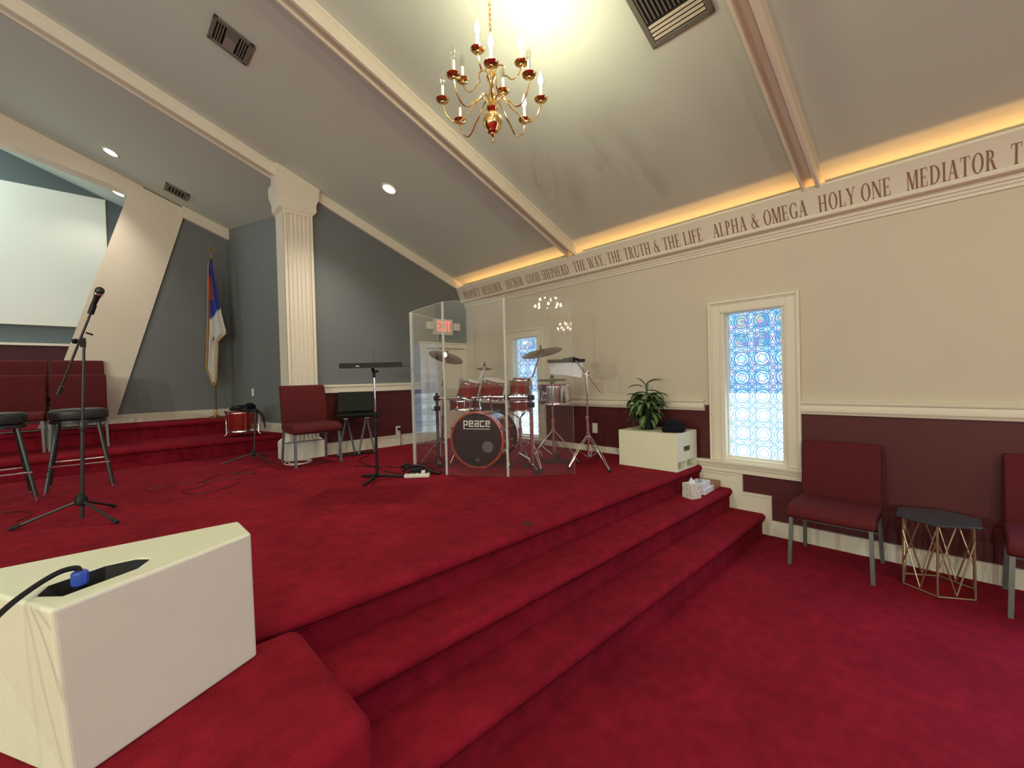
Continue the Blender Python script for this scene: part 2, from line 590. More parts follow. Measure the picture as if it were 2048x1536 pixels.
# right wall: upper beige, lower burgundy, window holes
WINS = [(1.30, .965 + .12, 1.70 - .165), (4.13, 3.895, 4.365), (-1.53, -1.765, -1.295), (-4.36, -4.595, -4.125)]
WZ0, WZ1 = .63, 1.985
holes = sorted([(1.065, 1.533), (3.895, 4.365), (-1.765, -1.295), (-4.595, -4.125)])
b = MB()
ZS = 1.12
ys = [YR]
for h in holes: ys += list(h)
ys.append(BY + .1)
T = .16
for i in range(len(ys) - 1):
    solid = i % 2 == 0
    y0, y1 = ys[i], ys[i + 1]
    if solid:
        b.mi = 1; b.box((WX, y0, -.1), (WX + T, y1, ZS))
        b.mi = 0; b.box((WX, y0, ZS), (WX + T, y1, 3.0))
    else:
        b.mi = 1; b.box((WX, y0, -.1), (WX + T, y1, WZ0))
        b.mi = 0; b.box((WX, y0, WZ1), (WX + T, y1, 3.0))
struct(b.build('wall_right', ['beige', 'burgundy']))

# wall behind the drums (grey over burgundy), to the right of the column
b = MB()
xl = 1.90
b.mi = 0; b.prism([(xl, 1.34), (WX, 1.34), (WX, zc(WX) + .05), (xl, zc(xl) + .05)], BY, BY + .15, 'y')
b.mi = 1; b.box((xl, BY, .4), (WX, BY + .15, 1.34))
struct(b.build('wall_back', ['grey', 'burgundy']))
# splayed side wall of the choir recess
b = MB()
p0, p1 = Vector((1.526, 8.14)), Vector((2.095, 5.50))
n = Vector((p1 - p0)).orthogonal().normalized()
if n.x < 0: n = -n
b.prism([(p0.x, p0.y), (p1.x, p1.y), (p1.x + n.x * .12, p1.y + n.y * .12), (p0.x + n.x * .12, p0.y + n.y * .12)], .4, 4.1, 'z')
struct(b.build('wall_recess_side', 'grey'))
# chancel wall: grey field right of the slanting pier
b = MB()
b.prism([(.08, .90), (1.56, .90), (1.56, zc(1.56) + .02), (.93, zc(.93) + .02)], 8.135, 8.30, 'y')
struct(b.build('wall_chancel', 'grey'))
b = MB()
b.prism([(-.60, .92), (.115, .92), (1.005, zc(1.005) - .02), (.405, zc(.405) - .02)], 8.10, 8.34, 'y')
b.prism([(.52, zc(.52)), (.52, zc(.52) - .15), (-3.2, zc(RX) - .15 - .27), (-3.2, zc(RX) - .27), (RX, zc(RX))], 8.105, 8.335, 'y')
struct(b.build('wall_slanting_pier', 'leg'))
# baptistry wall behind
b = MB(); b.box((-6, 9.45, .9), (3, 9.6, 5.6)); struct(b.build('wall_baptistry', 'teal'))
b = MB(); b.box((-6, 9.40, .94), (-.285, 9.45, 2.085)); struct(b.build('wall_baptistry_lower', 'darkred'))
b = MB(); b.box((-6, 9.38, 2.085), (-.285, 9.45, 2.12)); b.box((-.285, 9.38, .94), (-.235, 9.45, 2.12)); struct(b.build('trim_1', 'white'))
# remaining walls of the nave
b = MB(); b.mi = 0; b.box((XL, YR - .15, 1.12), (WX + .16, YR, 5.6)); b.mi = 1; b.box((XL, YR - .15, -.1), (WX + .16, YR, 1.12)); struct(b.build('wall_rear', ['beige', 'burgundy']))
b = MB(); b.mi = 0; b.box((XL - .15, YR, 1.12), (XL, 9.6, 3.2)); b.mi = 1; b.box((XL - .15, YR, -.1), (XL, 9.6, 1.12)); struct(b.build('wall_left', ['beige', 'burgundy']))
b = MB(); b.box((XL, BY, -.1), (-6.0, BY + .15, 5.6)); struct(b.build('wall_back_left', 'grey'))
b = MB(); b.box((-6.15, BY, -.1), (-6.0, 9.6, 5.6)); struct(b.build('wall_recess_left', 'grey'))

# ceiling, two slopes
b = MB()
pr = [(WX + .16, zc(WX + .16)), (RX, zc(RX)), (XL - .15, zc(XL - .15)), (XL - .15, zc(XL - .15) + .12), (RX, zc(RX) + .12), (WX + .16, zc(WX + .16) + .12)]
b.prism(pr, YR - .15, 9.7, 'y')
struct(b.build('ceiling', 'ceiling'))


# beams: two boards with a recessed soffit between them, following the slope
def beam(name, y0, y1, x0, x1, d=.125, far=True):
    b = MB()
    def sl(ya, yb, t0, t1, xa=x0, xb=x1):
        b.prism([(xa, zc(xa) - t0), (xb, zc(xb) - t0), (xb, zc(xb) - t1), (xa, zc(xa) - t1)], ya, yb, 'y')
    sl(y0, y0 + .022, -.01, d)
    sl(y0 - .014, y0, -.01, .022)
    sl(y0 - .007, y0, .0, .034)
    sl(y0 + .022, y1 - .014, -.01, .055)
    sl(y1 - .014, y1, -.01, d)
    return struct(b.build(name, 'white'))
beam('trim_2', .75, .865, RX, 4.16)
beam('trim_3', 3.085, 3.20, RX, 4.16)
beam('trim_4', 5.39, 5.53, RX, 1.70)
beam('trim_5', -1.57, -1.455, RX, 4.16)
beam('trim_6', -3.9, -3.785, RX, 4.16)
# raking trim on the wall behind the drums
b = MB()
b.prism([(1.75, zc(1.75) + .01), (WX, zc(WX) + .01), (WX, zc(WX) - .125), (1.75, zc(1.75) - .125)], BY - .035, BY + .01, 'y')
struct(b.build('trim_7', 'white'))
b = MB()
b.prism([(.96, zc(.96)), (1.545, zc(1.545)), (1.545, zc(1.545) - .17), (.96, zc(.96) - .17)], 8.06, 8.14, 'y')
struct(b.build('trim_8', 'white'))

# chair rails
def rail_profile(off):
    return [(off, -.005), (off - .018, -.005), (off - .024, .012), (off - .030, .02), (off - .030, .045), (off - .022, .052), (off - .022, .070), (off - .034, .078), (off - .038, .092), (off - .038, .102), (off, .105)]
b = MB()
for ya, yb in [(YR, -4.72), (-4.0, -1.89), (-1.17, .945), (1.72, 3.79), (4.47, BY)]:
    p = [(x, 1.072 + z) for x, z in rail_profile(WX)]
    b.prism(p, ya, yb, 'y')
    yy = ya
    while yy < yb - .02 and yb > 0:
        b.box((WX - .034, yy, 1.072 + .024), (WX - .028, yy + .013, 1.072 + .042)); yy += .026
struct(b.build('trim_9', 'white'))
b = MB()
b.box((1.9, BY - .022, 1.30), (3.335, BY, 1.375)); b.box((1.9, BY - .032, 1.375), (3.335, BY, 1.40))
struct(b.build('trim_10', 'white'))

# baseboards
b = MB(); b.box((WX - .016, YR, 0), (WX, 1.18, .118)); b.box((WX - .024, YR, .118), (WX, 1.18, .132)); struct(b.build('baseboard_right', 'white'))
b = MB(); b.box((WX - .016, 1.76, STAGE), (WX, BY, .61)); struct(b.build('baseboard_stage_right', 'white'))
b = MB(); b.box((1.95, BY - .016, STAGE), (3.335, BY, .67)); b.box((1.95, BY - .022, .67), (3.335, BY, .685)); struct(b.build('baseboard_back', 'white'))
b = MB(); b.box((.06, 8.085, .94), (1.535, 8.136, 1.06)); struct(b.build('baseboard_chancel', 'white'))
d = (p1 - p0).normalized()
nn = -n * .02
def sidebb(t0, t1, z0, z1):
    a = p0 + d * t0; c = p0 + d * t1
    b.prism([(a.x, a.y), (c.x, c.y), (c.x + nn.x, c.y + nn.y), (a.x + nn.x, a.y + nn.y)], z0, z1, 'z')
b = MB(); sidebb(0, .93, .94, 1.06); sidebb(.84, .93, .74, 1.06); sidebb(.90, 2.0, .74, .87); sidebb(1.75, 2.6, .54, .74)
struct(b.build('baseboard_recess_side', 'white'))

# stepped skirt on the right wall beside the steps
b = MB()
sk = [(1.16, 0), (1.16, .132), (1.172, .14), (1.172, .335), (1.404, .345), (1.404, .503), (1.95, .503), (1.95, .2), (1.4, 0)]
b.prism(sk, WX - .018, WX, 'x')
for (ya, yb, z) in [(1.16, 1.40, .345), (1.392, 1.86, .503)]:
    b.box((WX - .027, ya, z - .018), (WX, yb, z))
b.box((WX - .0262, 1.1608, .13), (WX, 1.176, .3442)); b.box((WX - .0262, 1.3928, .34), (WX, 1.406, .5022))
struct(b.build('trim_11', 'white'))


# windows
def window(idx, yc):
    yo0, yo1 = yc - .368, yc + .368
    yi0, yi1 = yc - .235, yc + .235
    par = bpy.data.objects.new('window_%d' % idx, None); C.objects.link(par)
    par.location = (WX, yc, WZ0); par['kind'] = 'structure'
    L = lambda y: y - yc
    zt = 2.085 - WZ0
    b = MB()
    def casing(w0, w1, dep):
        # w0,w1 distance from outer edge inwards
        a0, a1 = L(yo0) + w0, L(yo1) - w0
        c0, c1 = L(yo0) + w1, L(yo1) - w1
        b.box((-dep, a0, -.02), (0, c0, zt - w0)); b.box((-dep, c1, -.02), (0, a1, zt - w0))
        b.box((-dep, c0, zt - w1), (0, c1, zt - w0))
    casing(0, .022, .036); casing(.022, .034, .026); casing(.034, .100, .020); casing(.100, .112, .026)
    b.build('window_casing', 'white', par, bevel=.003)
    b = MB()
    y0, y1 = L(yi0), L(yi1); h = WZ1 - WZ0
    yA, yB = L(yo0) + .108, L(yo1) - .108
    for q_, (ya, yb, za, zb) in enumerate([(yA, y0 + .004, -.02, h), (y1 - .004, yB, -.02, h), (yA, yB, h - .02, zt - .105), (yA, yB, -.03, .004)]):
        e_ = .0008 if q_ > 1 else 0
        b.box((-.012 + e_, ya + e_, za), (.11 - e_, yb - e_, zb))
    # sash
    for q_, (ya, yb, za, zb) in enumerate([(y0, y0 + .016, 0, h), (y1 - .016, y1, 0, h), (y0, y1, h - .018, h - .001), (y0, y1, .001, .022)]):
        e_ = .0008 if q_ > 1 else 0
        b.box((.045 + e_, ya + e_, za), (.10 - e_, yb - e_, zb))
    b.build('window_jamb', 'white', par, bevel=.002)
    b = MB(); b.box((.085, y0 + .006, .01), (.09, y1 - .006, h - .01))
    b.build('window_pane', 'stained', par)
    b = MB()
    e0, e1 = L(yo0) - .012, L(yo1) + (.14 if idx == 1 else .012)
    b.box((-.060, e0 - .01, -.042), (.08, e1, -.020)); b.box((-.048, e0, -.058), (0, e1, -.042)); b.box((-.036, e0 + .008, -.078), (0, e1, -.058))
    b.box((-.022, e0 + .016, -.125), (0, e1, -.078))
    b.build('window_sill', 'white', par, bevel=.003)
    return par
window(1, 1.30); window(2, 4.13); window(3, -1.53); window(4, -4.36)

# crown shelf carrying the lettering
b = MB()
pr = [(4.012, 2.845), (4.022, 2.845), (4.045, 2.80), (4.110, 2.648), (4.110, 2.64), (4.165, 2.64), (4.165, 2.655), (WX, 2.655), (WX, 2.535), (4.176, 2.538), (4.172, 2.558), (4.165, 2.563), (4.160, 2.580), (4.150, 2.586), (4.146, 2.612), (4.102, 2.612), (4.088, 2.620), (4.084, 2.634), (4.092, 2.648), (4.036, 2.778), (4.026, 2.792), (4.020, 2.806), (4.006, 2.826)]
b.prism(pr, YR, BY, 'y')
crown = struct(b.build('trim_12', 'white'))
b = MB(); b.prism([(4.12, 2.878), (WX, 2.852), (WX, 2.835), (4.13, 2.862)], YR, BY, 'y'); struct(b.build('trim_13', 'white'))

# ------------------------------------------------------------------ serif lettering
def glyph(ch):
    """returns (advance, list of polygons) cap height 1"""
    S, H_, F = .17, .055, .045   # stem, hairline, serif thickness
    P = []
    def rect(x0, y0, x1, y1): P.append([(x0, y0), (x1, y0), (x1, y1), (x0, y1)])
    def stem(x, y0=0, y1=1, w=S, sb=True, st=True, ex=.07):
        rect(x, y0, x + w, y1)
        if sb: rect(x - ex, y0, x + w + ex, y0 + F)
        if st: rect(x - ex, y1 - F, x + w + ex, y1)
    def sl(xb, xt, w, y0=0, y1=1): P.append([(xb, y0), (xb + w, y0), (xt + w, y1), (xt, y1)])
    def arc(cx, cy, rx, ry, a0, a1, tk, tn=.055, n=10):
        # ring of varying thickness: thick at left/right
        for i in range(n):
            A = [math.radians(a0 + (a1 - a0) * j / n) for j in (i, i + 1)]
            q = []
            for a in A: q.append((cx + rx * math.cos(a), cy + ry * math.sin(a)))
            for a in A[::-1]:
                q.append((cx + (rx - tk) * math.cos(a), cy + (ry - tn) * math.sin(a)))
            P.append(q)
    adv = .8
    if ch in 'PR':
        stem(.08); arc(.25, .745, .34, .255, -90, 90, .16); rect(.25, .945, .28, 1); rect(.25, .49, .3, .545); adv = .68
        if ch == 'R': sl(.56, .32, .18, 0, .5); rect(.50, 0, .80, F); adv = .82
    elif ch == 'H': stem(.08); stem(.60); rect(.25, .48, .60, .535); adv = .92
    elif ch == 'E':
        stem(.08); rect(.1, 0, .62, F); rect(.1, 1 - F, .60, 1); rect(.2, .48, .48, .53); rect(.565, 0, .62, .24); rect(.55, .78, .60, 1); rect(.44, .40, .48, .61); adv = .72
    elif ch == 'F':
        stem(.08); rect(.1, 1 - F, .58, 1); rect(.2, .48, .46, .53); rect(.53, .78, .58, 1); rect(.42, .40, .46, .61); adv = .66
    elif ch == 'L': stem(.08); rect(.1, 0, .60, F); rect(.545, 0, .60, .26); adv = .67
    elif ch == 'T':
        stem(.30, st=False); rect(.03, 1 - F, .74, 1); rect(.03, .78, .075, 1); rect(.695, .78, .74, 1); adv = .78
    elif ch == 'I': stem(.10); adv = .38
    elif ch in 'OQ': arc(.45, .5, .41, .52, 0, 360, .17, .05, 24); adv = .91
    elif ch == 'C': arc(.45, .5, .41, .52, 42, 318, .17, .05, 18); rect(.72, .66, .77, .98); adv = .83
    elif ch == 'G': arc(.45, .5, .41, .52, 42, 322, .17, .05, 18); rect(.72, .66, .77, .98); rect(.62, .05, .79, .42); rect(.55, .38, .86, .42); adv = .90
    elif ch == 'D': stem(.08); arc(.28, .5, .53, .5, -90, 90, .17, .05, 14); adv = .87
    elif ch == 'M': stem(.06, w=.07); stem(.74); sl(.40, .07, .18); sl(.44, .72, .07); adv = 1.0
    elif ch == 'N': stem(.08, w=.06, st=True); sl(.60, .05, .19); stem(.68, w=.06, sb=False); adv = .86
    elif ch == 'A': sl(.07, .38, .06); sl(.58, .32, .19); rect(.22, .32, .62, .365); rect(-.02, 0, .22, F); rect(.50, 0, .86, F); adv = .85
    elif ch == 'Y': stem(.32, 0, .48, st=False); sl(.34, .02, .18, .42, 1); sl(.42, .68, .06, .42, 1); rect(-.04, 1 - F, .28, 1); rect(.58, 1 - F, .84, 1); adv = .80
    elif ch == 'W': sl(.28, .02, .17); sl(.36, .55, .055); sl(.72, .46, .17); sl(.80, 1.04, .055); rect(-.04, 1 - F, .28, 1); rect(.40, 1 - F, .70, 1); rect(.94, 1 - F, 1.18, 1); adv = 1.13
    elif ch == 'U': stem(.08, .3, 1, sb=False); stem(.66, .3, 1, w=.06, sb=False); arc(.40, .33, .32, .345, 180, 360, .13, .09, 12); adv = .84
    elif ch == 'S':
        arc(.35, .74, .25, .275, 30, 230, .12, .055, 10); arc(.36, .26, .28, .275, -150, 50, .12, .055, 10)
        P.append([(.15, .60), (.27, .68), (.60, .42), (.46, .34)])
        rect(.53, .72, .57, .98); rect(.06, .02, .10, .30); adv = .68
    elif ch == '&':
        arc(.33, .24, .29, .26, 60, 330, .12, .05, 14); arc(.38, .78, .17, .22, 0, 360, .08, .04, 14)
        P.append([(.20, .66), (.34, .74), (.88, .03), (.66, .03)]); P.append([(.55, .15), (.60, .10), (.80, .48), (.74, .48)]); rect(.64, .46, .90, .50); rect(.62, 0, .95, F); adv = .98
    elif ch == ',': rect(.06, 0, .20, .13); P.append([(.12, 0), (.20, 0), (.13, -.17), (.08, -.17)]); adv = .30
    elif ch == ' ': adv = .36
    return adv, P


def lettering(txt, ya, yb, capz0=2.652, cap=.112):
    """letters run from y=ya down to y=yb along the sloping fascia"""
    tot = sum(glyph(c)[0] + .06 for c in txt) - .06
    sx = (ya - yb) / tot
    b = MB()
    x = 0
    def P3(px, pz):
        z = capz0 + pz * cap
        t = (z - 2.648) / (2.778 - 2.648)
        return (4.092 - .056 * t - .0016, ya - px * sx, z)
    for c in txt:
        adv, polys = glyph(c)
        for k, q in enumerate(polys):
            off = .00006 * (k % 7)
            pts = [Vector(P3(x + px, pz)) for px, pz in q]
            f = [b.bm.verts.new(p + Vector((-off, 0, 0))) for p in pts]
            try: b.bm.faces.new(f)
            except ValueError: pass
        x += adv + .06
    o = b.build('lettering', 'letter', crown)
    return o
for t, a, c in [('PROPHET', 5.28, 4.90), ('REDEEMER', 4.84, 4.43), ('ANCHOR', 4.345, 4.01), ('GOOD SHEPHERD', 3.945, 3.24),
                ('THE WAY, THE TRUTH & THE LIFE', 3.165, 1.66), ('ALPHA & OMEGA', 1.57, .845), ('HOLY ONE', .772, .345),
                ('MEDIATOR', .265, -.152), ('T', -.205, -.253)]:
    lettering(t, a, c)

# ------------------------------------------------------------------ column with capital and plinth
b = MB()
cx0, cx1, cy0, cy1 = 1.565, 1.885, 5.355, 5.66
b.box((cx0, cy0 + .012, STAGE), (cx1, cy1, 3.70))
fl = 6
wd = (cx1 - cx0) / (fl + 1)
b.box((cx0, cy0, STAGE), (cx0 + wd * .62, cy0 + .02, 3.70)); b.box((cx1 - wd * .62, cy0, STAGE), (cx1, cy0 + .02, 3.70))
for i in range(fl):
    c = cx0 + wd * (i + 1)
    b.prism([(c - wd * .18, cy0 + .012), (c - wd * .1, cy0), (c + wd * .1, cy0), (c + wd * .18, cy0 + .012)], STAGE, 3.70, 'z')
struct(b.build('wall_column_shaft', 'white'))
def mould(b, prof, x0, x1, y0, y1):
    """stack of rectangular rings; prof = (z, outset)"""
    rings = []
    for z, o in prof:
        rings.append([b.bm.verts.new(p) for p in [(x0 - o, y0 - o * .6, z), (x1 + o, y0 - o * .6, z), (x1 + o, y1, z), (x0 - o, y1, z)]])
    for a, c in zip(rings, rings[1:]):
        for k in range(4): b.bm.faces.new([a[k], a[(k + 1) % 4], c[(k + 1) % 4], c[k]])
    b.bm.faces.new(rings[0][::-1]); b.bm.faces.new(rings[-1])
b = MB(); mould(b, [(3.40, 0), (3.42, .004), (3.455, .036), (3.47, .040), (3.54, .040), (3.555, .044), (3.60, .062), (3.612, .070), (3.735, .070)], cx0, cx1, cy0, cy1)
b.prism([(1.50, 3.70), (1.973, 3.70), (1.973, zc(1.973) + .01), (1.50, zc(1.50) + .01)], 5.326, 5.56, 'y')
struct(b.build('trim_14', 'white', smooth=20))
b = MB(); mould(b, [(STAGE, .055), (.735, .055), (.745, .050), (.775, .010), (.80, 0)], cx0, cx1, cy0 + .02, cy1); struct(b.build('trim_15', 'white', smooth=20))

# ------------------------------------------------------------------ door behind the drums
dr = bpy.data.objects.new('door_1', None); C.objects.link(dr); dr.location = (3.335, BY, STAGE); dr['kind'] = 'structure'
b = MB()
b.box((.10, -.012, 0), (.79, 0, 1.35)); b.box((.17, -.02, .62), (.72, -.010, 1.24)); b.box((.17, -.02, .10), (.72, -.010, .52))
b.build('door_panel', 'white', dr, bevel=.006)
b = MB()
b.box((0, -.035, 0), (.09, 0, 1.38)); b.box((.78, -.035, 0), (.853, 0, 1.38)); b.box((-.01, -.045, 1.36), (.853, 0, 1.425)); b.box((-.02, -.055, 1.425), (.853, 0, 1.445))
b.build('door_frame', 'white', dr, bevel=.004)
b = MB(); b.lathe([(.012, 0), (.012, .03), (.028, .04), (.032, .055), (.024, .07), (.004, .075)], 16, Matrix.Translation((.155, -.012, .46)) @ Matrix.Rotation(PI / 2, 4, 'X'))
b.build('door_handle', 'brass', dr)

# ------------------------------------------------------------------ wall fittings
def plate(name, label, cat, loc, rotz, mtl='plate', holes=True):
    t = thing(name, label, cat, loc, (0, 0, rotz))
    b = MB(); b.box((-.036, -.006, -.058), (.036, 0, .058)); b.build('cover_plate', mtl, t, bevel=.002)
    b = MB()
    if holes:
        b.box((-.015, -.009, .008), (.015, -.005, .038)); b.box((-.015, -.009, -.038), (.015, -.005, -.008)); b.build('socket', 'plate', t, bevel=.003)
    else:
        b.box((-.006, -.016, -.012), (.006, -.005, .012)); b.build('switch_toggle', 'plate', t)
    return t
plate('wall_outlet', 'ivory wall outlet plate low on the burgundy wall between drums and white cabinet', 'outlet', (WX - .001, 3.0, .815), -PI / 2 + PI)
bpy.data.objects['wall_outlet'].rotation_euler = (0, 0, PI / 2 * 3)
t = plate('wall_outlet', 'white wall outlet with a black plug on the back wall left of the drum shield', 'outlet', (2.955, BY - .001, .745), 0)
b = MB(); b.cbox((0, -.03, .022), (.03, .045, .03)); b.tube([(0, -.05, .02), (.012, -.055, -.03), (.02, -.04, -.12), (.02, -.03, -.20)], .004); b.build('plug', 'black', t)
a = p0 + d * .70
plate('light_switch', 'ivory wall switch plate on the grey recess wall above the floor drum', 'switch', (a.x - .002, a.y, 1.31), math.atan2(d.y, d.x) , holes=False)

t = thing('exit_sign', 'cream exit sign box with glowing red letters above the white door', 'sign', (3.73, BY, 2.215))
b = MB(); b.box((-.165, -.05, -.118), (.165, 0, .118)); b.build('housing', 'plate', t, bevel=.006)
me = text_mesh('EXIT', .20, .003); me.materials.append(M['exit'])
o = bpy.data.objects.new('exit_letters', me); C.objects.link(o); o.parent = t; o.rotation_euler = (PI / 2, 0, 0); o.location = (0, -.053, .004)
o.scale = (.60, 1.05, 1)
for sx_ in (-1, 1):
    b = MB(); b.box((-.05, -.075, -.055), (.05, -.005, .055)); b.tube([(-sx_ * .05, -.03, 0), (-sx_ * .075, -.03, 0)], .012)
    b.build('emergency_lamp', 'plate', t, bevel=.008, loc=(sx_ * .235, 0, .01))

# vents, following the ceiling slope
SLROT = math.atan(SL)
def on_ceiling(x, y): return (x, y, zc(x) - .004), (0, SLROT, 0)
def vent(name, label, x, y, sx, sy, slats, split=True):
    loc, rot = on_ceiling(x, y)
    t = thing(name, label, 'vent', loc, rot)
    b = MB(); k = .032
    for lo, hi in [((-sx / 2, -sy / 2), (sx / 2, -sy / 2 + k)), ((-sx / 2, sy / 2 - k), (sx / 2, sy / 2)), ((-sx / 2, -sy / 2), (-sx / 2 + k, sy / 2)), ((sx / 2 - k, -sy / 2), (sx / 2, sy / 2))]:
        b.box((lo[0], lo[1], -.012), (hi[0], hi[1], .002))
    b.build('frame', 'vent', t, bevel=.003)
    b = MB(); b.box((-sx / 2 + .02, -sy / 2 + .02, -.001), (sx / 2 - .02, sy / 2 - .02, .002)); b.build('duct_opening', 'ventdark', t)
    return t
def slat(t, lo, hi, m='vent', tilt=0):
    b = MB(); b.box((lo[0], lo[1], -.010), (hi[0], hi[1], -.002)); b.build('slat', m, t)
t = vent('ceiling_vent', 'square grey ceiling vent nearest the top left of the photo, before the column beam', .83, 4.03, .29, .29, 0)
for i in range(3):
    for s_ in (-1, 1):
        c = s_ * (.062 + i * .018)
        slat(t, (c - .005, -.11), (c + .005, .11))
slat(t, (-.045, -.11), (.045, -.03), 'vent'); slat(t, (-.04, -.02), (.04, .11), 'ventcentre')
t = vent('ceiling_vent', 'small dark ceiling vent beyond the column beam, above the slanting pier', .85, 7.64, .28, .27, 0)
for i in range(6): slat(t, (-.105 + i * .038, -.10), (-.090 + i * .038, .10))
t = vent('return_air_grille', 'large ceiling grille with cream slats at the top edge, right of the chandelier', 2.30, 1.155, .64, .38, 0)
for i in range(4): slat(t, (.185 + i * .026, -.155), (.200 + i * .026, .155), 'ventlight')
for i in range(13): slat(t, (-.29, -.150 + i * .0245), (.165, -.143 + i * .0245), 'vent')

# recessed downlights
def downlight(label, x, y, e):
    loc, rot = on_ceiling(x, y)
    t = thing('recessed_downlight', label, 'ceiling light', loc, rot, 'recessed downlights in the ceiling')
    b = MB(); b.lathe([(.070, -.004), (.088, -.006), (.092, 0), (.070, .001)], 28, cap=False); b.build('trim_ring', 'white', t)
    b = MB(); b.lathe([(.001, -.0015), (.071, -.0015), (.071, .001), (.001, .001)], 28); b.build('lamp', 'can', t)
    l = light('downlight_beam', 'SPOT', (0, 0, -.03), e, (1, .92, .80), spot_size=math.radians(120), spot_blend=.8, shadow_soft_size=.05)
    l.parent = t
downlight('lit round downlight in the ceiling bay right of the column', 2.39, 4.416, 60)
downlight('lit round downlight beyond the column beam, upper left', .173, 7.498, 50)
downlight('lit round downlight in the bluish ceiling behind the slanting pier', .278, 8.875, 14)

# projection screen
t = thing('projection_screen', 'large white projection screen on the slate wall, upper left', 'screen', (-1.25, 9.44, 2.40))
b = MB(); b.box((-1.4, -.02, 0), (1.37, 0, 2.03)); b.build('screen_fabric', 'screen', t)
b = MB(); b.box((1.37, -.025, -.01), (1.385, 0, 2.035)); b.box((-1.4, -.025, -.015), (1.385, 0, 0)); b.build('frame', 'white', t)


# ------------------------------------------------------------------ chandeliers
def cap_prof(): return [(.004, -.018), (.010, -.014), (.012, -.008), (.034, -.004), (.040, .004), (.038, .007), (.012, .004), (.010, .012)]


def chandelier(loc, label, lit, ring_rot, group, energy, top):
    t = thing('chandelier', label, 'chandelier', loc, (0, 0, 0), group)
    # loc is at the ball centre
    b = MB()
    b.lathe([(.003, -.115), (.006, -.105), (.004, -.09), (.012, -.082), (.016, -.07), (.030, -.062), (.034, -.052), (.048, -.035), (.056, -.01), (.056, .01), (.050, .03), (.034, .046), (.022, .055), (.030, .064), (.036, .075),
             (.034, .088), (.020, .096), (.013, .11), (.018, .13), (.022, .15), (.015, .17), (.011, .20), (.018, .23), (.030, .245), (.032, .258), (.018, .27), (.012, .30), (.016, .33), (.020, .345), (.010, .36), (.006, .39), (.004, .42)], 24)
    b.build('stem', 'brass', t)
    b = MB()
    n = int((top - .42) / .028)
    for i in range(n):
        z = .42 + .028 * i + .014
        ang = (i % 2) * PI / 2
        pts = []
        for k in range(10):
            a = 2 * PI * k / 10
            pts.append((.008 * math.cos(a) * math.cos(ang), .008 * math.cos(a) * math.sin(ang), z + .018 * math.sin(a)))
        b.tube(pts, .0024, 5, closed=True)
    b.tube([(.006, 0, .42), (.010, .003, .42 + (top - .42) * .5), (.005, 0, top)], .0022, 5)
    b.build('chain', 'brass', t)
    b = MB(); b.lathe([(.004, -.02), (.03, -.015), (.055, 0), (.055, .02)], 24, Matrix.Translation((0, 0, top))); b.build('canopy', 'brass', t)
    k_lit = 0
    def arm(ang, R_, zhub, zcup, dip, on):
        ca, sa = math.cos(ang), math.sin(ang)
        pts = []
        ctrl = [(.012, zhub - .01), (.026, zhub + .04), (.052, zhub + .062), (.080, zhub + .045), (R_ * .40, zhub + .0), (R_ * .52, zcup - dip * .62), (R_ * .64, zcup - dip * .93), (R_ * .78, zcup - dip), (R_ * .91, zcup - dip * .75), (R_ * .98, zcup - dip * .40), (R_, zcup - .018)]
        # Catmull-Rom
        cc = [ctrl[0]] + ctrl + [ctrl[-1]]
        for i in range(1, len(cc) - 2):
            for s_ in range(3):
                u = s_ / 3
                q = [.5 * ((2 * cc[i][j]) + (-cc[i - 1][j] + cc[i + 1][j]) * u + (2 * cc[i - 1][j] - 5 * cc[i][j] + 4 * cc[i + 1][j] - cc[i + 2][j]) * u * u + (-cc[i - 1][j] + 3 * cc[i][j] - 3 * cc[i + 1][j] + cc[i + 2][j]) * u ** 3) for j in (0, 1)]
                pts.append((q[0] * ca, q[0] * sa, q[1]))
        pts.append((R_ * ca, R_ * sa, zcup - .018))
        b = MB(); b.tube(pts, .0042, 8)
        a_ = b.build('arm', 'brass', t)
        T_ = Matrix.Translation((R_ * ca, R_ * sa, zcup))
        b = MB(); b.lathe(cap_prof(), 20, T_); b.build('drip_pan', 'brass', a_)
        b = MB(); b.lathe([(.0085, .008), (.0085, .082), (.006, .084)], 12, T_); b.build('candle_sleeve', 'candle', a_)
        b = MB()
        b.lathe([(.005, .082), (.010, .092), (.0145, .106), (.0140, .120), (.009, .138), (.004, .152), (.0008, .164)], 14, T_)
        b.build('bulb', 'bulblit' if on else 'bulbclear', a_)
        if on:
            l = light('candle_bulb_light', 'POINT', (R_ * ca, R_ * sa, zcup + .112), energy, (1, .90, .60), shadow_soft_size=.018)
            l.parent = t
    for k in range(8):
        arm(ring_rot + k * PI / 4, .285, .075, .125, .125, lit[k])
    for k in range(4):
        arm(ring_rot - PI / 8 + k * PI / 2, .185, .25, .285, .075, lit[8 + k])
    return t


# direction from the chandelier towards the lens: nearest arm
near = math.atan2(-1.88, -1.68)
# lower ring order: k=0 nearest, then counter-clockwise (towards the right of the picture)
CH_E = 14
lit0 = [1, 0, 1, 1, 0, 0, 0, 0, 1, 1, 0, 0]
chandelier((1.69, 1.88, 2.915), 'brass candle chandelier hanging above the stage edge, five bulbs lit', lit0, near, 'brass chandeliers', CH_E * 1.6, zc(1.69) - 2.915 - .004)
chandelier((.30, -2.7, 2.80), 'brass chandelier of the nave, reflected large in the clear drum shield', [1] * 12, .3, 'brass chandeliers', CH_E, zc(.30) - 2.80 - .004)
chandelier((-1.30, -7.2, 2.80), 'brass chandelier of the nave, reflected small at the edge of the drum shield', [1] * 12, .1, 'brass chandeliers', CH_E, zc(-1.30) - 2.80 - .004)


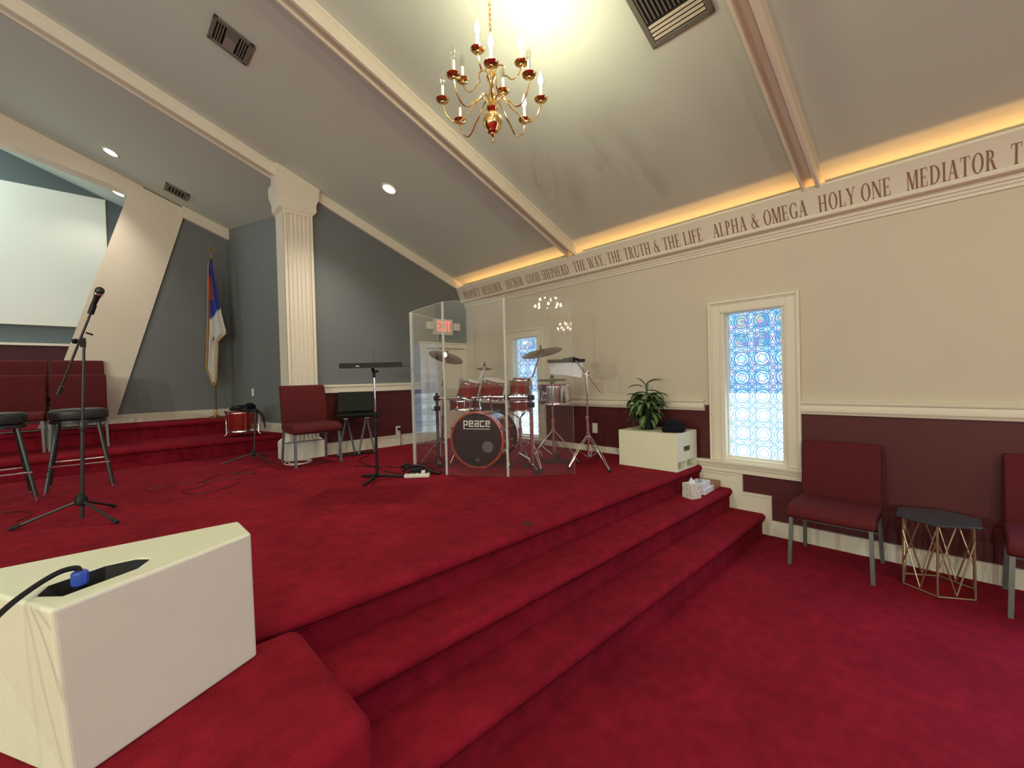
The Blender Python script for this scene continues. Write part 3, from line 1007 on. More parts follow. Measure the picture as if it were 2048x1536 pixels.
# ------------------------------------------------------------------ church chairs
def church_chair(name, label, loc, rz, group=None):
    """faces -y; base at floor centre"""
    t = thing(name, label, 'chair', loc, (0, 0, rz), group)
    W_ = .25
    # seat cushion with rounded front
    b = MB()
    pr = [(.20, .39), (.20, .440), (.16, .447), (-.12, .449), (-.20, .441), (-.245, .420), (-.262, .388), (-.252, .360), (-.215, .347), (.18, .365)]
    b.prism(pr, -W_, W_, 'x')
    b.build('seat', 'chairfab', t, bevel=.018, seg=3, smooth=60)
    # back cushion, leaning
    b = MB()
    prb = [(.160, .42), (.150, .51), (.172, .66), (.206, .80), (.222, .852), (.248, .868), (.272, .858), (.268, .77), (.246, .62), (.222, .43)]
    b.prism(prb, -W_ * .97, W_ * .97, 'x')
    b.build('backrest', 'chairfab', t, bevel=.028, seg=4, smooth=60)
    for s_ in (-1, 1):
        x = s_ * (W_ - .022)
        b = MB(); b.tube([(x + s_ * .010, -.225, 0), (x, -.205, .34), (x, -.20, .362)], .0165, 4, True); b.build('leg', 'chairleg', t, smooth=20)
        b = MB(); b.tube([(x + s_ * .012, .235, 0), (x, .185, .36), (x, .205, .50), (x, .225, .60)], .0165, 4, True); b.build('leg', 'chairleg', t, smooth=20)
    b = MB()
    b.tube([(-W_ + .022, -.205, .352), (W_ - .022, -.205, .352)], .011, 4); b.tube([(-W_ + .022, .18, .352), (W_ - .022, .18, .352)], .011, 4)
    for s_ in (-1, 1): b.tube([(s_ * (W_ - .022), -.205, .352), (s_ * (W_ - .022), .18, .352)], .011, 4)
    b.build('seat_frame', 'chairleg', t, smooth=20)
    b = MB(); b.tube([(-W_ + .022, .205, .22), (W_ - .022, .205, .22)], .008, 4); b.build('stretcher', 'chairleg', t, smooth=20)
    return t


chair0 = church_chair('church_chair', 'burgundy padded chair on the stage in front of the white column', (1.690, 5.05, STAGE), 0)
dup(chair0, (3.87, .665, 0), (0, 0, -PI / 2), 'burgundy padded chair against the wall right below the window', 'chairs along the right wall')
dup(chair0, (3.90, -.405, 0), (0, 0, -PI / 2), 'burgundy padded chair right of the hexagonal table, cut off by the right edge', 'chairs along the right wall')
g = 'chairs in the choir rows'
dup(chair0, (-.19, 7.22, .74), (0, 0, 0), 'burgundy choir chair in the front row, right, behind the tall black stool', g)
dup(chair0, (-.705, 7.22, .74), (0, 0, 0), 'burgundy choir chair in the front row at the left edge', g)
dup(chair0, (-.205, 7.80, .94), (0, 0, 0), 'burgundy choir chair in the back row, right, beside the slanting pier', g)
dup(chair0, (-.72, 7.80, .94), (0, 0, 0), 'burgundy choir chair in the back row at the left edge', g)

# ------------------------------------------------------------------ bar stools
def stool(label, loc, rz):
    t = thing('bar_stool', label, 'stool', loc, (0, 0, rz), 'black bar stools on the stage')
    b = MB(); b.lathe([(.15, .615), (.182, .625), (.192, .65), (.190, .690), (.175, .708), (.10, .715), (.01, .716)], 32); b.build('seat', 'stoolseat', t)
    b = MB(); b.lathe([(.165, .585), (.185, .588), (.185, .615), (.165, .615)], 32, cap=False); b.lathe([(.02, .585), (.165, .59), (.165, .612), (.02, .612)], 32); b.build('seat_ring', 'stoolmet', t)
    for sx_, sy_ in ((1, 1), (1, -1), (-1, 1), (-1, -1)):
        b = MB(); b.tube([(sx_ * .205, sy_ * .205, .03), (sx_ * .125, sy_ * .125, .59)], .014, 8); lg = b.build('leg', 'stoolmet', t)
        b = MB(); b.lathe([(.012, 0), (.018, .004), (.017, .034)], 12, Matrix.Translation((sx_ * .209, sy_ * .209, 0))); b.build('foot_cap', 'chrome', lg)
    b = MB(); q = .185
    b.tube([(-q, -q, .23), (q, -q, .23), (q, q, .23), (-q, q, .23)], .009, 8, closed=True); b.build('footrest', 'chrome', t)
    return t
s0 = stool('tall black bar stool behind the near microphone stand', (-.150, 5.48, STAGE), 0)
dup(s0, (-.63, 5.30, STAGE), (0, 0, .15), 'tall black bar stool cut off by the left edge of the photo')


# ------------------------------------------------------------------ boom microphone stands
def tripod(b, hub, feet, r=.009):
    for f in feet:
        b.tube([hub, f], r, 8)
t = thing('microphone_stand', 'black boom microphone stand with a microphone, in the left foreground of the stage', 'microphone stand', (-.115, 4.09, STAGE))
O_ = Vector((-.115, 4.09, STAGE))
def rel(*p): return tuple(Vector(p) - O_)
b = MB(); b.tube([rel(-.113, 4.088, .56), rel(-.095, 4.077, 1.183)], .0115, 12); b.build('lower_tube', 'darkmetal', t)
b = MB(); b.tube([rel(-.095, 4.077, 1.183), rel(-.073, 4.065, 1.72)], .008, 12); b.lathe([(.013, 1.14 - .54), (.016, 1.15 - .54), (.016, 1.20 - .54), (.012, 1.21 - .54)], 12, Matrix.Translation((.02, -.013, 0))); b.build('upper_tube', 'darkmetal', t)
b = MB(); b.lathe([(.02, .105), (.032, .115), (.034, .15), (.022, .175), (.014, .19)], 12, Matrix.Translation((0, 0, 0))); b.build('hub', 'black', t)
for f_ in [(-.439, 4.165), (.052, 3.82), (.050, 4.362)]:
    b = MB(); b.tube([rel(-.115, 4.09, .68), rel(f_[0], f_[1], .552)], .009, 8); lg = b.build('leg', 'darkmetal', t)
    v = Vector(rel(f_[0], f_[1], .552)); u_ = (v - Vector(rel(-.115, 4.09, .68))).normalized()
    b = MB(); b.tube([v - u_ * .05, v + u_ * .005], .0125, 8); b.build('rubber_foot', 'rubber', lg)
b = MB(); b.tube([rel(-.203, 4.183, 1.405), rel(-.030, 4.028, 1.945)], .007, 10); b.tube([rel(-.206, 4.186, 1.395), rel(-.190, 4.171, 1.445)], .014, 10); b.build('boom_arm', 'darkmetal', t)
b = MB(); b.cbox(rel(-.078, 4.067, 1.735), (.03, .03, .06)); b.tube([rel(-.115, 4.10, 1.745), rel(-.065, 4.06, 1.735)], .008, 8); b.tube([rel(-.122, 4.107, 1.745), rel(-.108, 4.094, 1.745)], .017, 10); b.tube([rel(-.060, 4.05, 1.80), rel(-.030, 4.02, 1.785)], .006, 8); b.build('boom_clutch', 'black', t)
b = MB(); b.tube([rel(-.036, 4.033, 1.925), rel(-.018, 4.018, 1.985)], .017, 10); b.build('microphone_clip', 'black', t)
t2 = thing('microphone', 'black handheld microphone with a round grille, clipped on the near boom stand', 'microphone', (-.004, 4.005, 2.03))
ax = Vector((.35, -.32, 1)).normalized().to_track_quat('Z', 'Y').to_matrix().to_4x4()
b = MB(); b.lathe([(.010, -.10), (.012, -.098), (.016, .005), (.020, .020)], 14, ax); b.build('microphone_body', 'black', t2)
b = MB(); b.lathe([(.020, .020), (.0245, .026), (.0245, .032), (.020, .036)], 16, ax); b.build('collar', 'chrome', t2)
b = MB(); b.lathe([(.019, .034), (.025, .045), (.0255, .055), (.021, .070), (.010, .078), (.001, .080)], 16, ax); b.build('grille', 'darkmetal', t2)

# low boom stand by the choir steps
t = thing('microphone_stand', 'black microphone stand beside the red floor drum at the choir steps', 'microphone stand', (1.27, 5.72, STAGE))
O_ = Vector((1.27, 5.72, STAGE))
b = MB(); b.tube([rel(1.27, 5.72, .57), rel(1.30, 5.70, 1.13)], .010, 10); b.build('pole', 'darkmetal', t)
b = MB(); b.lathe([(.014, .06), (.024, .07), (.024, .11), (.012, .12)], 12); b.build('hub', 'black', t)
for f_ in [(.95, 5.73), (1.36, 5.40), (1.46, 5.95)]:
    b = MB(); b.tube([rel(1.27, 5.72, .635), rel(f_[0], f_[1], .548)], .008, 8); b.build('leg', 'darkmetal', t)
b = MB(); b.tube([rel(1.12, 5.865, 1.155), rel(1.23, 5.76, 1.12), rel(1.31, 5.69, 1.13), rel(1.36, 5.65, 1.06), rel(1.375, 5.63, .92)], [.012, .016, .02, .014, .007], 8)
b.build('boom_arm', 'black', t)
b = MB(); b.lathe([(.005, 0), (.03, .01), (.035, .03), (.02, .05), (.005, .055)], 12, Matrix.Translation(rel(1.15, 5.84, 1.13))); b.lathe([(.005, 0), (.028, .01), (.03, .03), (.005, .05)], 12, Matrix.Translation(rel(1.22, 5.78, 1.12))); b.build('clip', 'black', t)

# ------------------------------------------------------------------ floor drum at the choir steps, flag
def lug(b, mtx, r, z0, z1):
    b.lathe([(.004, z0 - .004), (.008, z0), (.008, z0 + .03), (.003, z0 + .035), (.003, z1 - .035), (.008, z1 - .03), (.008, z1), (.004, z1 + .004)], 8, mtx @ Matrix.Translation((r + .008, 0, 0)))


def drum(name, label, loc, axis, R_, dep, shell='drumred', hoop='chrome', top='coated', lugs=8, legs=0, group=None):
    """axis: unit vector of the drum, loc = centre"""
    rot = Vector(axis).to_track_quat('Z', 'Y').to_euler()
    t = thing(name, label, 'drum', loc, rot, group)
    h = dep / 2
    b = MB(); b.lathe([(R_, -h), (R_, h)], 40, cap=False); b.lathe([(R_ - .006, h), (R_ - .006, -h)], 40, cap=False); b.build('shell', shell, t)
    b = MB(); b.lathe([(R_ * .5, h + .002), (R_, h + .002), (R_, h + .005), (R_ * .5, h + .005)], 40); b.build('batter_head', top, t)
    b = MB(); b.lathe([(R_ * .5, -h - .005), (R_, -h - .005), (R_, -h - .002), (R_ * .5, -h - .002)], 40); b.build('resonant_head', 'coated', t)
    for s_ in (-1, 1):
        b = MB(); b.lathe([(R_ + .002, s_ * (h - .016)), (R_ + .010, s_ * (h - .016)), (R_ + .008, s_ * h), (R_ + .012, s_ * (h + .012)), (R_ + .002, s_ * (h + .012)), (R_ + .002, s_ * (h - .016))], 40, cap=False); b.build('hoop', hoop, t)
    for k in range(lugs):
        b = MB(); lug(b, Matrix.Rotation(2 * PI * (k + .5) / lugs, 4, 'Z'), R_, -h + .0, h - .0); b.build('lug', 'chrome', t)
    for k in range(legs):
        a = 2 * PI * k / legs + .4
        b = MB(); b.tube([((R_ + .02) * math.cos(a), (R_ + .02) * math.sin(a), .05), ((R_ + .02) * math.cos(a), (R_ + .02) * math.sin(a), -h - .03), ((R_ + .05) * math.cos(a), (R_ + .05) * math.sin(a), -h - .065)], .006, 8); lg = b.build('leg', 'chrome', t)
        b = MB(); b.lathe([(.010, -h - .08), (.012, -h - .06)], 8, Matrix.Translation(((R_ + .05) * math.cos(a), (R_ + .05) * math.sin(a), 0))); b.build('rubber_foot', 'rubber', lg)
    return t
drum('floor_drum', 'red floor drum with chrome rim on the choir step below the flag', (1.37, 6.76, .945), (0, 0, 1), .19, .25, lugs=6, legs=3)
b = MB()
bagp = []
b.lathe([(.02, 0), (.13, .004), (.15, .025), (.12, .055), (.07, .072), (.01, .075)], 20, Matrix.Translation((1.38, 6.74, 1.083)) @ Matrix.Diagonal((1.05, .85, 1, 1)))
b.lathe([(.01, 0), (.07, .01), (.06, .05), (.01, .07)], 14, Matrix.Translation((1.45, 6.66, 1.115)) @ Matrix.Rotation(.4, 4, 'Y'))
tag(b.build('cloth_bag', 'blackcloth'), 'crumpled black cloth bag on top of the red floor drum', 'bag')

t = thing('flag_stand', 'furled white and blue flag with gold fringe on a wooden pole', 'flag', (1.265, 7.90, .94))
b = MB(); b.lathe([(.135, 0), (.135, .008), (.12, .02), (.05, .03), (.022, .045), (.020, .12), (.016, .125)], 32); b.build('base', 'brass', t)
b = MB(); b.tube([(0, 0, .12), (.008, 0, 2.42)], .012, 12); b.build('pole', 'wood', t)
b = MB(); b.lathe([(.012, 2.41), (.02, 2.425), (.012, 2.44), (.008, 2.47)], 14, Matrix.Translation((.008, 0, 0)))
b.box((.001, -.006, 2.46), (.015, .006, 2.62)); b.box((-.034, -.006, 2.545), (.050, .006, 2.572)); b.build('cross_finial', 'brass', t)
# the cloth
rv = Vector((.724, -.69, 0)); dv = Vector((.69, .724, 0))
rows = [(2.40, -.015, .012), (2.32, -.030, .030), (2.15, -.040, .055), (1.95, -.048, .085), (1.75, -.055, .115), (1.55, -.065, .15), (1.38, -.078, .185), (1.28, -.085, .205), (1.22, -.088, .14), (1.16, -.09, .075), (1.02, -.095, .068), (.88, -.105, .058), (.80, -.118, .050), (.74, -.112, .045), (.62, -.070, .040), (.54, -.050, .022), (.48, -.035, -.005)]
def flag_row(z):
    for (z1, l1, r1), (z0, l0, r0) in zip(rows, rows[1:]):
        if z0 <= z <= z1:
            t_ = (z - z0) / (z1 - z0); return l0 + (l1 - l0) * t_, r0 + (r1 - r0) * t_
    return rows[-1][1:]
bm = MB(); NR, NC = 60, 22
grid = []
for i in range(NR + 1):
    z = 2.40 - (2.40 - .48) * i / NR
    l, r_ = flag_row(z)
    line = []
    for j in range(NC + 1):
        s_ = j / NC
        fold = math.sin(s_ * 2 * PI * 2.3 + z * .8) * (.010 + .05 * (r_ - l)) * min(1, (2.42 - z) * 4)
        P = rv * (l + (r_ - l) * s_) + dv * (fold - .016) + Vector((0, 0, z))
        line.append(bm.bm.verts.new(P))
    grid.append(line)
for i in range(NR):
    z = 2.40 - (2.40 - .48) * (i + .5) / NR
    for j in range(NC):
        s_ = (j + .5) / NC
        f = bm.bm.faces.new([grid[i][j], grid[i][j + 1], grid[i + 1][j + 1], grid[i + 1][j]])
        l, r_ = flag_row(z)
        xx = l + (r_ - l) * s_
        lim = 1.62 + max(0, (.05 - xx)) * 0 + xx * 1.2 - .10
        m_i = 0
        if z > lim:
            m_i = 1
            if .12 < s_ < .55 and 1.86 < z < 2.16: m_i = 2
            if s_ < .5 and 1.78 < z < 1.90 and s_ > .15: m_i = 2
        if s_ < .11 or (z < 1.30 and s_ > .93) or z < .53: m_i = 3
        f.material_index = m_i
o = bm.build('flag_cloth', ['flagwhite', 'flagblue', 'flagred', 'fringe'], t, smooth=80)
md = o.modifiers.new('thick', 'SOLIDIFY'); md.thickness = .004
b = MB()
for seq in ([(z, 'l') for z in [2.38 - i * .06 for i in range(31)]], [(1.28, 'r'), (1.22, 'r'), (1.16, 'r'), (1.02, 'r'), (.88, 'r'), (.74, 'r'), (.62, 'r'), (.54, 'r'), (.48, 'r')]):
    pts = []
    for z, sd in seq:
        l, r_ = flag_row(max(z, .48)); x = l if sd == 'l' else r_
        pts.append(rv * x + Vector((0, 0, max(z, .48))) - dv * .012)
    b.tube(pts, .010, 6)
b.build('gold_fringe', 'fringe', t)

# ------------------------------------------------------------------ white monitor in the foreground
t = thing('stage_monitor', 'white painted wedge-shaped stage monitor cabinet in the left foreground', 'speaker', (0, 1.6, .523))
O_ = Vector((0, 1.6, .523))
top = [(.338, 1.765), (.338, 1.590), (-.092, 1.367), (-.305, 1.81)]
bot = [(.350, 1.790), (.350, 1.625), (-.070, 1.405), (-.305, 1.84)]
b = MB()
v0 = [b.bm.verts.new((x, y - 1.6, 0)) for x, y in bot]; v1 = [b.bm.verts.new((x, y - 1.6, .422)) for x, y in top]
b.bm.faces.new(v0[::-1]); b.bm.faces.new(v1)
for i in range(4): b.bm.faces.new([v0[i], v0[(i + 1) % 4], v1[(i + 1) % 4], v1[i]])
cab = b.build('cabinet', 'boxwhite', t)
bpy.context.view_layer.update()
du = Vector((.888, .46, 0)).normalized(); dw = Vector((-.46, .888, 0)).normalized()
rc = Vector((-.020, 1.533, 0))
def RP(u, v, z): q = rc + du * u + dw * v; return (q.x, q.y, z)
octo = [(-.095, -.020), (-.062, -.048), (.078, -.048), (.115, -.010), (.080, .040), (.055, .048), (-.062, .048), (-.095, .018)]
octo = [(-.108, .012), (-.088, -.050), (.062, -.050), (.112, -.016), (.100, .022), (.048, .054), (-.070, .054)]
b = MB(); b.prism([RP(u, v, 0)[:2] for u, v in octo], .945 - .045, 1.05, 'z'); cut = b.build('cutter', 'black')
cut.parent = None
boolean(cab, cut)
md = cab.modifiers.new('bevel', 'BEVEL'); md.width = .009; md.segments = 3; md.limit_method = 'ANGLE'; md.angle_limit = math.radians(50)
for p in cab.data.polygons: p.use_smooth = False
b = MB()
n_ = len(octo)
oc = Vector((0, 0, 0))
ring_o = [b.bm.verts.new(Vector(RP(u * .985, v * .985, .943)) - O_) for u, v in octo]
ring_i = [b.bm.verts.new(Vector(RP(u * .72 + .0, v * .70, .908)) - O_) for u, v in octo]
for i in range(n_): b.bm.faces.new([ring_o[i], ring_o[(i + 1) % n_], ring_i[(i + 1) % n_], ring_i[i]])
b.bm.faces.new(ring_i)
b.build('input_dish', 'black', t, smooth=20)
b = MB(); b.tube([Vector(RP(.028, -.004, .910)) - O_, Vector(RP(.028, -.004, .918)) - O_], .013, 16); b.build('input_socket', 'darkmetal', t)
b = MB(); b.cbox((0, 0, 0), (.05, .004, .003), Matrix.Translation(Vector(RP(.03, .016, .912)) - O_) @ Matrix.Rotation(math.atan2(du.y, du.x), 4, 'Z')); b.build('label_plate', 'plate', t)

t = thing('speaker_cable', 'black speaker cable with a blue plug in the top of the white foreground monitor', 'cable', (-.05, 1.51, .92))
O_ = Vector((-.05, 1.51, .92))
b = MB(); b.tube([(0, 0, -.008), (0, 0, .018)], .0135, 14); b.build('plug_collar', 'black', t)
b = MB(); b.lathe([(.0125, .018), (.0165, .022), (.0165, .048), (.0145, .052), (.012, .054)], 8); b.build('plug', 'blueplug', t, smooth=20)
b = MB(); cp = [(0, 0, .052), (-.006, .002, .062), (-.035, -.010, .064), (-.075, -.045, .052), (-.115, -.085, .030), (-.150, -.130, -.005), (-.170, -.165, -.06), (-.185, -.20, -.16), (-.19, -.24, -.28), (-.20, -.28, -.388)]
cc_ = [cp[0]] + cp + [cp[-1]]
P_ = []
for i in range(1, len(cc_) - 2):
    for s_ in range(6):
        u = s_ / 6
        P_.append(tuple(.5 * ((2 * cc_[i][j]) + (-cc_[i - 1][j] + cc_[i + 1][j]) * u + (2 * cc_[i - 1][j] - 5 * cc_[i][j] + 4 * cc_[i + 1][j] - cc_[i + 2][j]) * u * u + (-cc_[i - 1][j] + 3 * cc_[i][j] - 3 * cc_[i + 1][j] + cc_[i + 2][j]) * u ** 3) for j in (0, 1, 2)))
b.tube(P_ + [cp[-1]], .0062, 10); b.build('cable', 'black', t, smooth=60)

# ------------------------------------------------------------------ sheet music stand in the centre
t = thing('music_stand', 'black sheet music stand on three feet in the middle of the stage', 'music stand', (1.775, 3.65, STAGE), (0, 0, -.76))
b = MB(); b.tube([(0, 0, .02), (0, 0, .60)], .013, 12); b.lathe([(.016, .56), (.02, .57), (.02, .61), (.012, .615)], 12); b.tube([(.01, 0, .585), (.045, 0, .585)], .008, 8); b.build('lower_tube', 'black', t)
b = MB(); b.tube([(0, 0, .60), (0, 0, .93)], .0085, 12); b.build('upper_tube', 'chrome', t)
for a in (.35, 2.5, 4.5):
    b = MB(); b.tube([(0, 0, .045), (.10 * math.cos(a), .10 * math.sin(a), .028), (.235 * math.cos(a), .235 * math.sin(a), .010)], [.016, .014, .009], 8); b.build('leg', 'black', t)
b = MB(); b.tube([(0, 0, .92), (0, 0, .965)], .013, 12); b.tube([(0, 0, .955), (-.02, .03, 1.0)], .014, 10); b.tube([(.0, .01, .975), (.035, .01, .975)], .010, 10); b.build('tilt_joint', 'black', t)
b = MB()
DM = Matrix.Translation((0, .02, 1.018)) @ Matrix.Rotation(math.radians(4), 4, 'X')
b.prism([(-.25, -.17), (.29, -.17), (.29, .14), (.27, .16), (-.23, .16), (-.25, .14)], -.003, .003, 'z')
for v in b.bm.verts: v.co = DM @ v.co
b.build('desk', 'black', t, bevel=.002)
b = MB(); b.box((-.25, -.174, -.002), (.29, -.168, .042), DM); b.build('paper_lip', 'black', t)
b = MB(); b.cbox((-.09, -.176, .015), (.03, .003, .008), DM); b.build('badge', 'plate', t)
b = MB(); b.tube([(.0, .0, .97), (.0, .0, 1.16)], .002, 6); b.build('clip_rod', 'darkmetal', t)

# ------------------------------------------------------------------ wedge speaker on a folding stand
t = thing('monitor_speaker', 'black wedge monitor speaker with a yellow badge on a folding stand', 'speaker', (2.265, 5.17, 1.0), (0, 0, -.42))
b = MB()
b.prism([(-.15, .0), (.14, .0), (.16, .03), (.15, .30), (.02, .30), (-.10, .10), (-.17, .03)], -.215, .215, 'x'); b.build('cabinet', 'wedge', t, bevel=.008)
b = MB(); b.prism([(-.155, .07), (-.105, .105), (.012, .305), (-.002, .31), (-.165, .085)], -.20, .20, 'x'); b.build('grille', 'wedge', t, bevel=.006)
b = MB(); b.prism([(-.15, .005), (.14, .005), (.158, .03), (.148, .295), (.022, .295), (-.098, .102), (-.165, .03)], .215, .232, 'x'); b.build('side_panel', 'steelblue', t, bevel=.006)
for yy, zz in ((-.11, .045), (.10, .05), (.10, .25), (.045, .26)):
    b = MB(); b.tube([(.225, yy, zz), (.238, yy, zz)], .012, 10); b.build('corner_bolt', 'black', t)
b = MB(); b.cbox((.13, 0, 0), (.022, .003, .045), Matrix.Translation((0, -.082, .165)) @ Matrix.Rotation(math.radians(-30), 4, 'X')); b.build('badge', 'yellow', t)
t = thing('speaker_stand', 'black folding stand with crossed legs under the wedge speaker', 'stand', (2.265, 5.17, STAGE), (0, 0, -.42))
for s_ in (-1, 1):
    b = MB(); b.tube([(s_ * .115 - .10, -.12, .012), (s_ * .115, .0, .45)], .012, 8); b.build('leg', 'steelblue', t)
    b = MB(); b.tube([(s_ * .115 + .09, -.02, .012), (s_ * .115 + .005, .02, .45)], .012, 8); b.build('leg', 'steelblue', t)
    b = MB(); b.box((s_ * .12 - .02, -.16, .445), (s_ * .12 + .03, .15, .46)); b.build('support_bar', 'steelblue', t)
b = MB(); b.tube([(-.24, -.12, .012), (.05, -.12, .012)], .012, 8); b.tube([(-.06, -.02, .012), (.24, -.02, .012)], .012, 8); b.build('foot_bar', 'black', t)

# ------------------------------------------------------------------ drum kit
BC = Vector((2.70, 3.366, .817)); AX = Vector((.88, .475, 0)).normalized()   # axis from front to back
rotb = (-AX).to_track_quat('Z', 'Y').to_euler()
t = thing('bass_drum', 'red bass drum with black front head lettered peace', 'drum', BC, rotb)
BR, BD = .272, .42
b = MB(); b.lathe([(BR, -BD), (BR, -.02)], 56, cap=False); b.lathe([(BR - .008, -.02), (BR - .008, -BD)], 56, cap=False); b.build('shell', 'drumred', t)
b = MB(); b.lathe([(BR - .004, -.045), (BR + .014, -.045), (BR + .016, -.04), (BR + .016, 0), (BR + .010, .004), (BR - .004, .004), (BR - .004, -.045)], 56, cap=False); b.build('hoop', 'drumhoop', t)
b = MB(); b.lathe([(BR - .004, -BD - .03), (BR + .014, -BD - .03), (BR + .016, -BD + .01), (BR - .004, -BD + .012), (BR - .004, -BD - .03)], 56, cap=False); b.build('hoop', 'black', t)
b = MB(); b.lathe([(.001, -.012), (BR + .002, -.012), (BR + .002, -.009), (.001, -.009)], 56); hd = b.build('front_head', 'drumhead', t)
# local axes on the drum face: up is world z
bpy.context.view_layer.update()
Rm = rotb.to_matrix()
upL = Rm.inverted() @ Vector((0, 0, 1)); upL.z = 0; upL.normalize()
riL = Rm.inverted() @ Vector((AX.y, -AX.x, 0)); riL.z = 0; riL.normalize()
def F(x, y, z=0): return riL * x + upL * y + Vector((0, 0, z))
hc = F(.112, -.070)
b = MB(); b.lathe([(.058, -.05), (.058, .05)], 32, Matrix.Translation(hc)); cut = b.build('cutter', 'black', t)
bpy.context.view_layer.update(); mw = cut.matrix_world.copy(); cut.parent = None; cut.matrix_world = mw
boolean(hd, cut)
for p in hd.data.polygons: p.use_smooth = False
b = MB(); b.lathe([(.057, -.0085), (.062, -.0085), (.062, -.006), (.057, -.006)], 32, Matrix.Translation(hc), cap=False); b.build('port_ring', 'darkmetal', t)
b = MB(); b.lathe([(.01, -BD - .002), (BR, -BD - .002), (BR, -BD + .001), (.01, -BD + .001)], 56); b.build('rear_head', 'thinhead', t)
for k in range(8):
    a = 2 * PI * (k + .5) / 8
    b = MB(); lug(b, Matrix.Rotation(a, 4, 'Z'), BR, -BD + .03, -.06); b.lathe([(.006, -.06), (.006, .004)], 8, Matrix.Rotation(a, 4, 'Z') @ Matrix.Translation((BR + .02, 0, 0)))
    b.box((BR - .002, -.012, -.02), (BR + .026, .012, .012), Matrix.Rotation(a, 4, 'Z')); b.build('lug', 'chrome', t)
# block letters
def blocks(word, cell, gap):
    G = {'p': ['1111', '1001', '1001', '1111', '1000'], 'e': ['1111', '1001', '1111', '1000', '1111'], 'a': ['1111', '0001', '1111', '1001', '1111'], 'c': ['1111', '1000', '1000', '1000', '1111']}
    out = []; x = 0
    for ch in word:
        for r0, row in enumerate(G[ch]):
            for c0, v in enumerate(row):
                if v == '1': out.append((x + c0, -r0))
        x += 4 + gap
    return out, x - gap
cells, wtot = blocks('peace', 1, .9)
cs = .0122
b = MB()
for cx_, cy_ in cells:
    x0 = (cx_ - wtot / 2) * cs; y0 = .180 + cy_ * cs * 1.05
    pts = [F(x0, y0), F(x0 + cs * 1.02, y0), F(x0 + cs * 1.02, y0 + cs * 1.08), F(x0, y0 + cs * 1.08)]
    b.quad([p + Vector((0, 0, -.0082)) for p in pts])
for (xa, xb, ya, yb) in [(-.5, .5, .105, .112)]:
    xa *= wtot * cs; xb *= wtot * cs
    b.quad([F(xa, ya, -.0082), F(xb, ya, -.0082), F(xb, yb, -.0082), F(xa, yb, -.0082)])
b.quad([F(-wtot * cs / 2, .105, -.0081), F(-wtot * cs / 2 + cs, .105, -.0081), F(-wtot * cs / 2 + cs, .135, -.0081), F(-wtot * cs / 2, .135, -.0081)])
b.build('lettering', 'logo', t)
b = MB()
for a0 in range(20, 340, 20):
    a1, a2 = math.radians(a0 + 90), math.radians(a0 + 110)
    b.quad([F(.012 * math.cos(a1), -.20 + .010 * math.sin(a1), -.0082), F(.022 * math.cos(a1), -.20 + .017 * math.sin(a1), -.0082), F(.022 * math.cos(a2), -.20 + .017 * math.sin(a2), -.0082), F(.012 * math.cos(a2), -.20 + .010 * math.sin(a2), -.0082)])
b.build('emblem', 'vent', t)
for s_ in (-1, 1):
    pA = F(s_ * BR * .93, -BR * .38, -.10); pB = F(s_ * (BR + .06), -BR - .008, -.04)
    b = MB(); b.tube([pA, pA * 1.06, pB], .006, 8); lg = b.build('spur', 'chrome', t)
    b = MB(); b.tube([pB - (pB - pA).normalized() * .03, pB], .009, 8); b.build('rubber_foot', 'rubber', lg)

g = 'rack toms of the drum kit'
drum('tom_drum', 'small red rack tom, left one of the three above the bass drum', (2.785, 3.58, 1.32), (.10, -.25, 1), .106, .16, group=g, lugs=6)
drum('tom_drum', 'red rack tom in the middle above the bass drum', (2.975, 3.415, 1.32), (.05, -.28, 1), .121, .17, group=g, lugs=6)
drum('tom_drum', 'small red upright rack tom right of the middle one, behind the shield joint', (3.175, 3.215, 1.335), (0, -.06, 1), .104, .16, group=g, lugs=6)
drum('tom_drum', 'shallow red drum hanging under the rack bar below the right tom', (3.21, 3.25, 1.135), (0, 0, 1), .118, .11, lugs=6)
drum('snare_drum', 'wide red drum under the rack bar behind the bass drum top', (2.915, 3.815, 1.15), (.0, .02, 1), .165, .10, lugs=8)
drum('snare_drum', 'mirror-finish chrome drum below the flat hi-hat cymbals', (3.565, 3.085, 1.24), (0, 0, 1), .168, .19, shell='chrome', lugs=8)


def cymbal(R_, mtx, parent, name='cymbal'):
    b = MB()
    b.lathe([(.006, .018), (R_ * .10, .016), (R_ * .17, .006), (R_ * .22, .000), (R_ * .6, -.010), (R_, -.022), (R_, -.0235), (R_ * .6, -.0125), (R_ * .22, -.003), (R_ * .16, .003), (R_ * .08, .012), (.006, .014)], 48, mtx, cap=False)
    o = b.build(name, 'cymbal', parent, smooth=50)
    b = MB(); b.lathe([(.004, .014), (.016, .016), (.016, .028), (.006, .032), (.005, .045), (.011, .048), (.008, .056)], 12, mtx); b.build('wing_nut', 'black', o)
    return o


def axis_mtx(loc, ax): return Matrix.Translation(loc) @ Vector(ax).to_track_quat('Z', 'Y').to_matrix().to_4x4()


